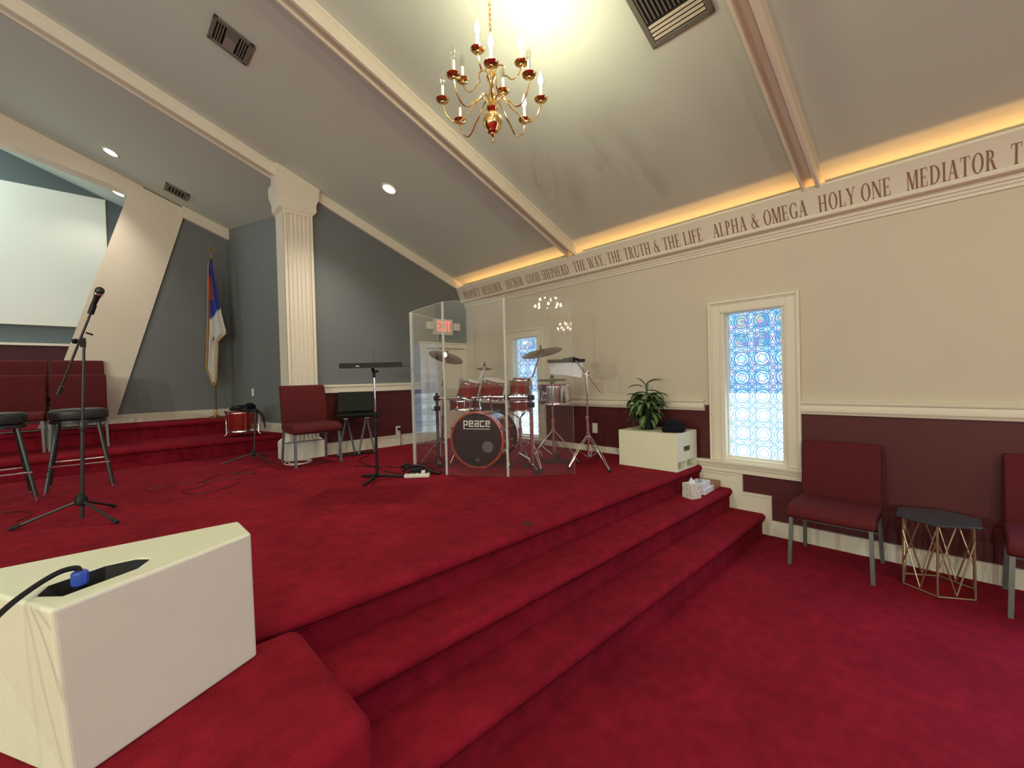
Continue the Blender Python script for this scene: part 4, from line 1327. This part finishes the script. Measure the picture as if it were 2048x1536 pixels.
def cym_stand(label, base, feet, top, R_, ax, boom=None, hub=.26, name='cymbal_stand', group='cymbal stands around the kit'):
    t = thing(name, label, 'cymbal stand', base, (0, 0, 0), group)
    h = top[2] - base[2]
    B0 = Vector(base)
    bx, by = (boom[0] - base[0], boom[1] - base[1]) if boom else (top[0] - base[0], top[1] - base[1])
    hb = (boom[2] - base[2]) if boom else h - .02
    b = MB(); b.tube([(0, 0, .06), (bx * .5, by * .5, hb * .5)], .012, 12); b.tube([(bx * .5, by * .5, hb * .5 - .01), (bx * .5, by * .5, hb * .5 + .03)], .018, 12); b.build('lower_tube', 'chrome', t)
    b = MB(); b.tube([(bx * .5, by * .5, hb * .5), (bx, by, hb)], .009, 12); b.tube([(bx, by, hb - .03), (bx, by, hb)], .015, 12); b.build('upper_tube', 'chrome', t)
    for f in feet:
        v = Vector((f[0] - base[0], f[1] - base[1], .012))
        e = v.normalized() * .0
        side = Vector((-v.y, v.x, 0)).normalized() * .012
        b = MB()
        for s_ in (-1, 1):
            b.tube([Vector((0, 0, hub)) + side * s_, v * .55 + Vector((0, 0, hub * .52)) + side * s_, v + side * s_ * .3], .0045, 8)
            b.tube([Vector((0, 0, .07)) + side * s_, v * .55 + Vector((0, 0, hub * .52)) + side * s_], .004, 8)
        lg = b.build('leg', 'chrome', t)
        b = MB(); b.tube([v * .93, v * 1.06], .012, 8); b.build('rubber_foot', 'rubber', lg)
    b = MB(); b.tube([(0, 0, hub - .02), (0, 0, hub + .02)], .020, 12); b.build('hub', 'chrome', t)
    if R_:
        Tp = Vector(top) - B0
        b = MB(); b.tube([(bx, by, hb - .01), Tp], .0065, 10); b.tube([(bx, by, hb - .02), (bx - (Tp.x - bx) * .8, by - (Tp.y - by) * .8, hb - (Tp.z - hb) * .8)], .006, 8); b.build('tilter_arm', 'chrome', t)
        cymbal(R_, axis_mtx(Tp, ax), t)
    return t
cym_stand('chrome cymbal stand with a large tilted cymbal at the left of the kit', (2.60, 3.84, STAGE), [(2.42, 3.96), (2.70, 3.70), (2.72, 4.04)], (2.605, 3.71, 1.675), .182, (.40, .05, 1), boom=(2.605, 3.76, 1.50))
cym_stand('chrome cymbal stand with a tilted cymbal in front of the far window', (3.06, 2.96, STAGE), [(2.93, 3.15), (3.28, 2.98), (2.985, 2.76)], (3.04, 2.775, 1.675), .195, (-.013, .233, 1), boom=(3.06, 2.93, 1.42))
cym_stand('slim chrome stand with the smallest splash cymbal behind the toms', (3.16, 3.90, STAGE), [(3.30, 4.05), (3.34, 3.80), (3.12, 4.10)], (3.07, 3.655, 1.555), .092, (.09, .06, 1), boom=(3.10, 3.80, 1.42))
t = cym_stand('chrome hi-hat stand with a flat pair of cymbals over the mirror-finish drum', (3.385, 2.95, STAGE), [(3.21, 3.12), (3.50, 2.72), (3.60, 3.06)], (3.385, 2.95, 1.40), 0, (0, 0, 1), hub=.34, name='hi_hat_stand')
b = MB(); b.tube([(0, 0, .80), (0, 0, .90)], .003, 8); b.build('pull_rod', 'chrome', t)
cymbal(.165, Matrix.Translation((0, 0, .868)), t)
cymbal(.165, Matrix.Translation((0, 0, .838)) @ Matrix.Rotation(PI, 4, 'X'), t)
b = MB(); b.box((-.055, -.18, .012), (.0, .06, .03), Matrix.Rotation(.5, 4, 'Z')); b.tube([(0, -.01, .04), (0, 0, .10)], .02, 8); b.build('foot_pedal', 'black', t)

# rack that carries the toms
t = thing('drum_rack', 'chrome and black bar rack with clamps spanning over the bass drum', 'drum rack', (2.95, 2.84, STAGE))
O_ = Vector((2.95, 2.84, STAGE))
b = MB(); b.tube([rel(2.95, 2.84, .60), rel(2.95, 2.84, 1.31)], .019, 14); b.build('post', 'chrome', t)
b = MB(); b.tube([rel(2.52, 3.78, .57), rel(2.52, 3.78, 1.29)], .016, 14); b.build('post', 'darkmetal', t)
b = MB(); b.tube([rel(2.95, 2.84, 1.235), rel(2.86, 3.33, 1.235), rel(2.72, 3.58, 1.235), rel(2.52, 3.78, 1.235)], .013, 12); b.build('cross_bar', 'chrome', t, smooth=60)
for p in [(2.95, 2.84, 1.235), (2.52, 3.78, 1.235), (2.52, 3.78, 1.13), (2.72, 3.575, 1.235), (2.90, 3.12, 1.235), (2.95, 2.84, 1.165)]:
    b = MB(); b.cbox(rel(*p), (.05, .05, .05), None); b.tube([rel(p[0], p[1], p[2]), rel(p[0] - .05, p[1] - .03, p[2] + .01)], .009, 8); b.build('clamp', 'black', t, bevel=.008)
b = MB(); b.tube([rel(2.72, 3.575, 1.14), rel(2.745, 3.55, 1.42)], .009, 10); b.build('tom_arm', 'chrome', t)
b = MB(); b.tube([rel(2.90, 3.12, 1.235), rel(3.05, 3.15, 1.27)], .009, 10); b.build('tom_arm', 'chrome', t)
b = MB(); b.tube([rel(2.86, 3.33, 1.235), rel(2.92, 3.38, 1.10)], .009, 10); b.build('tom_arm', 'chrome', t)
for p in [(2.95, 2.84), (2.52, 3.78)]:
    b = MB(); b.tube([rel(p[0] - .06, p[1] - .11, .555), rel(p[0], p[1], .60), rel(p[0] + .06, p[1] + .13, .555)], .017, 10); fo = b.build('foot', 'chrome', t)
    b = MB(); b.cbox(rel(p[0] - .065, p[1] - .12, .558), (.05, .05, .032)); b.cbox(rel(p[0] + .065, p[1] + .14, .558), (.05, .05, .032)); b.build('rubber_foot', 'rubber', fo, bevel=.006)

# snare / drum throne tripod behind, chrome bits under the right tom
t = thing('snare_stand', 'chrome basket stand under the shallow drum, in front of the far window', 'stand', (3.20, 3.25, STAGE))
b = MB(); b.tube([(0, 0, .05), (0, 0, .46)], .014, 12); b.tube([(0, 0, .30), (0, 0, .36)], .022, 12); b.build('pole', 'chrome', t)
for a in (.3, 2.4, 4.5):
    b = MB(); b.tube([(0, 0, .22), (.17 * math.cos(a), .17 * math.sin(a), .012)], .006, 8); b.tube([(0, 0, .46), (.11 * math.cos(a), .11 * math.sin(a), .525)], .006, 8); b.build('leg', 'chrome', t)

# right boom stand with black tray, and the sheet of paper
t = cym_stand('chrome boom stand carrying a long black tray, right of the drum shield', (3.51, 2.60, STAGE), [(3.345, 2.245), (3.82, 2.72), (3.22, 2.62)], (3.51, 2.60, 1.47), 0, (0, 0, 1), hub=.30, name='boom_stand', group='cymbal stands around the kit')
O_ = Vector((3.51, 2.60, STAGE))
b = MB(); b.tube([rel(3.425, 2.675, 1.595), rel(3.605, 2.50, 1.255)], .006, 10); b.tube([rel(3.50, 2.61, 1.44), rel(3.52, 2.59, 1.47)], .016, 10); b.build('boom_arm', 'chrome', t)
b = MB(); b.cbox(rel(3.395, 2.69, 1.60), (.05, .05, .035)); b.tube([rel(3.40, 2.68, 1.60), rel(3.45, 2.65, 1.595)], .012, 10); b.build('clamp', 'black', t, bevel=.006)
ang = math.atan2(-.69, .724)
TM = Matrix.Translation(rel(3.375, 2.745, 1.585)) @ Matrix.Rotation(ang, 4, 'Z')
b = MB(); b.box((-.185, -.012, -.018), (.185, .10, .014), TM); b.box((-.03, -.012, .014), (.07, .06, .026), TM); b.build('tray', 'black', t, bevel=.003)
b = MB()
TM = Matrix.Translation((3.375, 2.745, 1.565)) @ Matrix.Rotation(ang, 4, 'Z')
b.prism([(-.165, 0), (.165, 0), (.150, -.155), (.0, -.125), (-.165, -.11)], .005, .007, 'y')
for v in b.bm.verts: v.co = TM @ v.co
tag(b.build('sheet_music', 'paper'), 'white sheet of paper hanging below the long black tray', 'paper')

# ------------------------------------------------------------------ clear drum shield
t = thing('drum_shield', 'clear acrylic folding drum shield standing around the drum kit', 'drum shield', (2.61, 2.82, STAGE))
O_ = Vector((2.61, 2.82, 0))
corners = [((2.30, 3.312), (2.608, 2.828)), ((2.616, 2.814), (3.092, 2.448)), ((2.366, 3.965), (2.300, 3.325)), ((2.378, 4.035), (2.378 + .885 * .60, 4.035 + .466 * .60))]
for i, (A, B) in enumerate(corners):
    A = Vector((*A, 0)) - O_; B = Vector((*B, 0)) - O_
    dd_ = (B - A).normalized(); nn_ = Vector((dd_.y, -dd_.x, 0)) * .0045
    Ln = (B - A).length
    cham = .035
    z0, z1 = 0, 1.605
    poly = [(0, z0), (Ln, z0), (Ln, z1 - (cham if i == 1 else 0)), (Ln - (cham if i == 1 else 0.0001), z1), (0, z1)]
    b = MB()
    f0 = [b.bm.verts.new(A + dd_ * u + nn_ + Vector((0, 0, z))) for u, z in poly]
    f1 = [b.bm.verts.new(A + dd_ * u - nn_ + Vector((0, 0, z))) for u, z in poly]
    b.bm.faces.new(f0); 
    b.bm.faces.new(f1[::-1])
    pn = b.build('panel', 'acrylic', t, smooth=10)
    b = MB()
    for k in range(len(poly)):
        k2 = (k + 1) % len(poly)
        b.bm.faces.new([b.bm.verts.new(v) for v in (A + dd_ * poly[k][0] + nn_ + Vector((0, 0, poly[k][1])), A + dd_ * poly[k2][0] + nn_ + Vector((0, 0, poly[k2][1])), A + dd_ * poly[k2][0] - nn_ + Vector((0, 0, poly[k2][1])), A + dd_ * poly[k][0] - nn_ + Vector((0, 0, poly[k][1])))])
    b.build('polished_edge', 'edge', pn)
for (x, y) in [(2.612, 2.821), (2.300, 3.318), (2.370, 3.998)]:
    b = MB(); v = Vector((x, y, 0)) - O_
    b.tube([v + Vector((0, 0, .005)), v + Vector((0, 0, 1.60))], .011, 10); b.build('hinge_strip', 'edge', t)

# ------------------------------------------------------------------ things on the stage floor near the shield
t = thing('power_strip', 'white floor power strip at the foot of the drum shield', 'power strip', (2.07, 3.46, STAGE), (0, 0, -.70))
b = MB(); b.box((-.115, -.035, 0), (.115, .035, .035)); b.build('housing', 'plate', t, bevel=.010)
for i in range(4):
    b = MB(); b.box((-.09 + i * .05, -.018, .034), (-.06 + i * .05, .018, .037)); b.build('socket', 'vent', t)
b = MB(); b.box((.04, -.02, .035), (.075, .015, .062)); b.build('plug', 'plate', t, bevel=.004)
t = thing('audio_snake_box', 'black stage box and adapters piled behind the white power strip', 'box', (2.20, 3.62, STAGE), (0, 0, -.5))
b = MB(); b.box((-.10, -.04, 0), (.03, .05, .05)); b.build('stage_box', 'black', t, bevel=.01)
b = MB(); b.box((.05, -.14, 0), (.10, .0, .03)); b.build('adapter', 'black', t, bevel=.006)
b = MB(); b.tube([(-.16, .02, .02), (-.12, .05, .045), (-.08, .0, .055), (-.02, .04, .06), (.05, -.02, .05), (.08, -.09, .03), (.17, -.18, .008)], .013, 8); b.build('cable_bundle', 'black', t, smooth=60)
t = thing('foot_pedal', 'small black pedal by the left corner of the drum shield', 'pedal', (2.235, 3.93, STAGE), (0, 0, .3))
b = MB(); b.box((-.05, -.04, 0), (.05, .04, .03)); b.build('pedal_body', 'black', t, bevel=.008)
b = MB(); b.lathe([(.02, .03), (.022, .045), (.01, .05)], 14); b.build('knob', 'rubber', t)


def cable(name, label, pts, r=.0035, z=STAGE, m='black', n=6):
    P = []
    cc = [pts[0]] + pts + [pts[-1]]
    for i in range(1, len(cc) - 2):
        for s_ in range(8):
            u = s_ / 8
            P.append(tuple(.5 * ((2 * cc[i][j]) + (-cc[i - 1][j] + cc[i + 1][j]) * u + (2 * cc[i - 1][j] - 5 * cc[i][j] + 4 * cc[i + 1][j] - cc[i + 2][j]) * u * u + (-cc[i - 1][j] + 3 * cc[i][j] - 3 * cc[i + 1][j] + cc[i + 2][j]) * u ** 3) for j in (0, 1)) + (z + r * .8,))
    P.append((*pts[-1], z + r * .8))
    b = MB(); b.tube(P, r, n)
    return tag(b.build(name, m, smooth=60), label, 'cable')
cable('audio_cable', 'thin black cable looping over the red carpet in the middle left of the stage', [(.27, 4.90), (.42, 4.95), (.60, 4.90), (.68, 4.75), (.60, 4.62), (.50, 4.60), (.47, 4.50), (.55, 4.34), (.72, 4.36), (.86, 4.52), (.92, 4.72), (.82, 4.80), (.66, 4.85), (.80, 5.05), (1.0, 5.02), (1.08, 4.86), (.98, 4.92), (.98, 5.1), (1.25, 5.25), (1.32, 5.42)], .0028, m='drumhead')
cable('audio_cable', 'black cable running from the wedge speaker to the power strip', [(2.30, 4.92), (2.10, 4.75), (2.02, 4.35), (2.12, 4.10), (2.22, 3.95)], .0045)
cable('audio_cable', 'black cable curving between the music stand and the power strip', [(1.92, 4.45), (2.02, 4.20), (2.0, 3.95), (2.03, 3.75), (2.08, 3.58)], .0045)
cable('audio_cable', 'dark cable on the carpet by the stools at the left edge', [(-.75, 5.0), (-.55, 4.85), (-.42, 4.72), (-.38, 4.55), (-.44, 4.42)], .003, m='drumhead')
t_ = cable('extension_cable', 'coiled white cable under the burgundy stage chair', [(1.50, 5.30), (1.44, 5.18), (1.48, 5.04), (1.60, 5.02), (1.70, 5.12), (1.66, 5.28), (1.54, 5.30), (1.49, 5.16), (1.56, 5.06), (1.66, 5.08), (1.74, 5.20), (1.70, 5.33)], .005, m='plate')
t = thing('floor_pocket', 'small dark round hole in the stage carpet near the steps', 'floor socket', (1.848, 1.835, STAGE))
b = MB(); b.lathe([(.005, -.004), (.026, -.004), (.028, .0015), (.005, .0015)], 20); b.build('pocket_lid', 'rubber', t)

# ------------------------------------------------------------------ white cabinet at the wall and things on it
t = thing('subwoofer_cabinet', 'low white wooden cabinet with slots at the right end of the stage, under the plant', 'cabinet', (3.93, 2.08, STAGE))
b = MB(); X0, X1, Y0, Y1, HH = -.212, .205, -.295, .300, .345
k = .018
b.box((X0, Y0, 0), (X0 + k, Y1, HH)); b.box((X1 - k, Y0, 0), (X1, Y1, HH)); b.box((X0 + k, Y0, HH - k), (X1 - k, Y1, HH)); b.box((X0 + k, Y0, 0), (X1 - k, Y1, k)); b.box((X0 + k, Y1 - k, k), (X1 - k, Y1, HH - k))
b.build('cabinet', 'boxwhite', t)
b = MB()
hx0, hx1, hz0, hz1 = -.075, .085, .165, .215
for lo, hi in [((X0 + k, .095), (hx0, HH - k)), ((hx1, .095), (X1 - k, HH - k)), ((hx0, .095), (hx1, hz0)), ((hx0, hz1), (hx1, HH - k))]:
    b.box((lo[0], Y0, lo[1]), (hi[0], Y0 + k, hi[1]))
b.build('front_panel', 'boxwhite', t)
b = MB(); b.box((-.075, Y0 + .09, .15), (.085, Y0 + .10, .23)); b.box((-.075, Y0 + k, .15), (.085, Y0 + .09, .162)); b.build('handle_recess', 'boxwhite', t)
b = MB(); b.box((X0 + k, Y0, .083), (X1 - k, Y0 + .30, .095)); b.box((-.03, Y0, k), (-.012, Y0 + .30, .083)); b.box((X0 + k, Y0 + .25, k), (X1 - k, Y0 + .26, .083)); b.build('port_divider', 'boxwhite', t)

t = thing('potted_plant', 'leafy variegated green plant on the white cabinet', 'plant', (3.90, 2.17, .885))
b = MB(); b.lathe([(.055, 0), (.065, .005), (.078, .11), (.082, .125), (.074, .125), (.068, .11), (.01, .10)], 20); b.build('pot', 'black', t)
b = MB()
def leaf(b, base, az, el, L_, W_, droop, twist=0):
    n_, mcols = 8, [-1, -.45, 0, .45, 1]
    pos = Vector(base); dirv = Vector((math.cos(az) * math.cos(el), math.sin(az) * math.cos(el), math.sin(el)))
    side = Vector((-math.sin(az), math.cos(az), 0))
    rows_ = []
    e = el
    for i in range(n_ + 1):
        s_ = i / n_
        wv = W_ * (math.sin(PI * min(1, s_ * .92 + .08)) ** .8) * (1 - .25 * s_)
        if i == n_: wv = .001
        up_ = Vector((-math.cos(az) * math.sin(e), -math.sin(az) * math.sin(e), math.cos(e)))
        rows_.append([b.bm.verts.new(pos + side * c * wv + up_ * (abs(c) * wv * .35)) for c in mcols])
        e -= droop / n_
        dirv = Vector((math.cos(az) * math.cos(e), math.sin(az) * math.cos(e), math.sin(e)))
        pos = pos + dirv * (L_ / n_)
    for i in range(n_):
        for j in range(4):
            f = b.bm.faces.new([rows_[i][j], rows_[i][j + 1], rows_[i + 1][j + 1], rows_[i + 1][j]])
            f.material_index = 1 if (j in (1, 2) and 0 < i < n_ - 1) else 0
for i in range(92):
    az = random.uniform(0, 2 * PI)
    zz = random.uniform(.10, .36)
    rr = random.uniform(.0, .10) * (1.1 - zz)
    el = random.uniform(-.1, .9) if zz < .26 else random.uniform(.1, 1.1)
    leaf(b, (rr * math.cos(az), rr * math.sin(az), zz), az, el, random.uniform(.13, .19), random.uniform(.027, .042), random.uniform(1.0, 2.1))
TP = [(-.02, .03, .42, 2.3, .55, .16, 1.2), (0, 0, .44, -.6, .75, .17, 1.0), (.01, -.01, .46, -1.2, .65, .16, .9), (0, .02, .44, 1.9, 1.1, .12, .8), (0, 0, .38, -.9, .3, .19, 1.3), (0, 0, .36, 2.5, .3, .18, 1.2)]
for x, y, z, az, el, L_, dr_ in TP: leaf(b, (x, y, z), az, el, L_, .030, dr_)
b.build('foliage', ['leaf', 'leafpale'], t, smooth=70)
b = MB()
for i in range(5): b.tube([(.02 * math.cos(i * 1.3), .02 * math.sin(i * 1.3), .10), (.012 * math.cos(i * 1.3 + 1), .012 * math.sin(i * 1.3 + 1), .30), (.005, .01 * (i - 2), .45)], [.006, .005, .003], 6)
b.build('stem', 'leaf', t)

t = thing('equipment_bag', 'flat black nylon bag on the white cabinet beside the plant', 'bag', (3.955, 1.93, .885), (0, 0, .45))
b = MB(); b.box((-.20, -.10, 0), (.175, .10, .060)); b.build('bag_body', 'blackcloth', t, bevel=.024, seg=4)
b = MB(); b.prism([(-.18, .045), (.165, .045), (.14, .085), (.0, .108), (-.15, .085)], -.075, .08, 'y'); b.build('flap', 'blackcloth', t, bevel=.02, seg=4)
b = MB(); b.tube([(-.16, -.10, .02), (-.05, -.115, .04), (.06, -.112, .038), (.16, -.10, .02)], .007, 6); b.build('strap', 'black', t)

# tissue box, paper stacks, wooden block on the second step
ST = .36
t = thing('tissue_box', 'small patterned cube tissue box on the step below the white cabinet', 'tissue box', (3.645, 1.625, ST), (0, 0, -.35))
def floral():
    m = mat('floral_tissue_box_print', (.72, .68, .60), .6)
    nt = m.node_tree; b_ = nt.nodes['Principled BSDF']; tc = nt.nodes.new('ShaderNodeTexCoord'); v = nt.nodes.new('ShaderNodeTexVoronoi'); v.inputs['Scale'].default_value = 45
    r = nt.nodes.new('ShaderNodeValToRGB'); e = r.color_ramp.elements
    e[0].position, e[0].color = 0, (.28, .28, .20, 1); e[1].position, e[1].color = .5, (.70, .66, .58, 1)
    nt.links.new(tc.outputs['Object'], v.inputs[0]); nt.links.new(v.outputs['Distance'], r.inputs[0]); nt.links.new(r.outputs[0], b_.inputs['Base Color'])
    return m
M['floral'] = floral()
b = MB(); b.box((-.054, -.054, 0), (.054, .054, .125)); b.build('carton', 'floral', t, bevel=.002)
b = MB()
tv = [(-.03, -.01, .124), (.035, -.012, .124), (.03, .018, .124), (-.028, .015, .124)]; ap = [(-.008, -.004, .178), (.006, .004, .168)]
vs = [b.bm.verts.new(p) for p in tv]; va = [b.bm.verts.new(p) for p in ap]
b.bm.faces.new([vs[0], vs[1], va[1], va[0]]); b.bm.faces.new([vs[1], vs[2], va[1]]); b.bm.faces.new([vs[2], vs[3], va[0], va[1]]); b.bm.faces.new([vs[3], vs[0], va[0]])
b.build('tissue', 'paper', t)
t = thing('envelope_box', 'upper white envelope box of the stack right of the tissue box', 'box', (3.875, 1.650, ST + .0465), (0, 0, .12))
b = MB(); b.box((-.095, -.06, 0), (.095, .06, .045)); b.build('carton', 'paper', t, bevel=.002)
b = MB(); b.box((-.097, -.062, .026), (.097, .062, .048)); b.build('lid', 'paper', t, bevel=.002)
t = thing('envelope_box', 'lower white envelope box, under the other one right of the tissue box', 'box', (3.89, 1.640, ST), (0, 0, .05))
b = MB(); b.box((-.11, -.065, 0), (.11, .07, .043)); b.build('carton', 'paper', t, bevel=.002)
b = MB(); b.box((-.112, -.067, .030), (.112, .072, .0455)); b.build('lid', 'paper', t, bevel=.002)
t = thing('eyeglasses', 'thin dark eyeglasses on top of the white envelope boxes', 'glasses', (3.875, 1.650, ST + .0955), (0, 0, .5))
b = MB()
for s_ in (-1, 1): b.tube([(s_ * .03 + .02 * math.cos(a * PI / 6), .013 * math.sin(a * PI / 6), .006) for a in range(12)], .0015, 5, closed=True)
b.build('rims', 'darkmetal', t)
for s_ in (-1, 1):
    b = MB(); b.tube([(s_ * .05, 0, .006), (s_ * .052, .06, .004), (s_ * .048, .075, .002)], .0014, 5); b.build('temple', 'darkmetal', t)
b = MB(); b.box((-.11, -.075, 0), (.055, .065, .062), Matrix.Translation((4.105, 1.655, ST))); tag(b.build('wooden_block', 'boxwood', bevel=.004), 'plain tan wooden block against the cream skirt board on the step', 'block')

# ------------------------------------------------------------------ hexagonal side table
t = thing('side_table', 'gold wire hexagonal side table with a dark glass top between the wall chairs', 'table', (3.885, .13, 0), (0, 0, .02))
HR = .225
hexp = [(HR * math.cos(PI / 3 * k), HR * math.sin(PI / 3 * k)) for k in range(6)]
b = MB(); b.prism(hexp, .448, .458, 'z'); b.build('table_top', 'glassblack', t, bevel=.002)
hp = [Vector((.188 * math.cos(PI / 3 * k), .188 * math.sin(PI / 3 * k), 0)) for k in range(6)]
b = MB(); b.tube([p + Vector((0, 0, .008)) for p in hp], .0055, 8, closed=True); b.build('base_ring', 'goldwire', t)
b = MB(); b.tube([p * .98 + Vector((0, 0, .441)) for p in hp], .005, 8, closed=True); b.build('top_ring', 'goldwire', t)
for k in range(6):
    A, B = hp[k], hp[(k + 1) % 6]; Mid = (A + B) / 2
    if k % 2 == 0:
        b = MB(); b.tube([A + Vector((0, 0, .01)), A * .98 + Vector((0, 0, .44))], .0055, 8); b.build('leg', 'goldwire', t)
        b = MB(); b.tube([B + Vector((0, 0, .01)), B * .98 + Vector((0, 0, .44))], .0055, 8); b.build('leg', 'goldwire', t)
    b = MB()
    b.tube([A + Vector((0, 0, .36)), Mid + Vector((0, 0, .02))], .0045, 6); b.tube([B + Vector((0, 0, .36)), Mid + Vector((0, 0, .02))], .0045, 6)
    b.tube([Mid + Vector((0, 0, .44)), A + Vector((0, 0, .15))], .0045, 6)
    b.build('brace', 'goldwire', t)
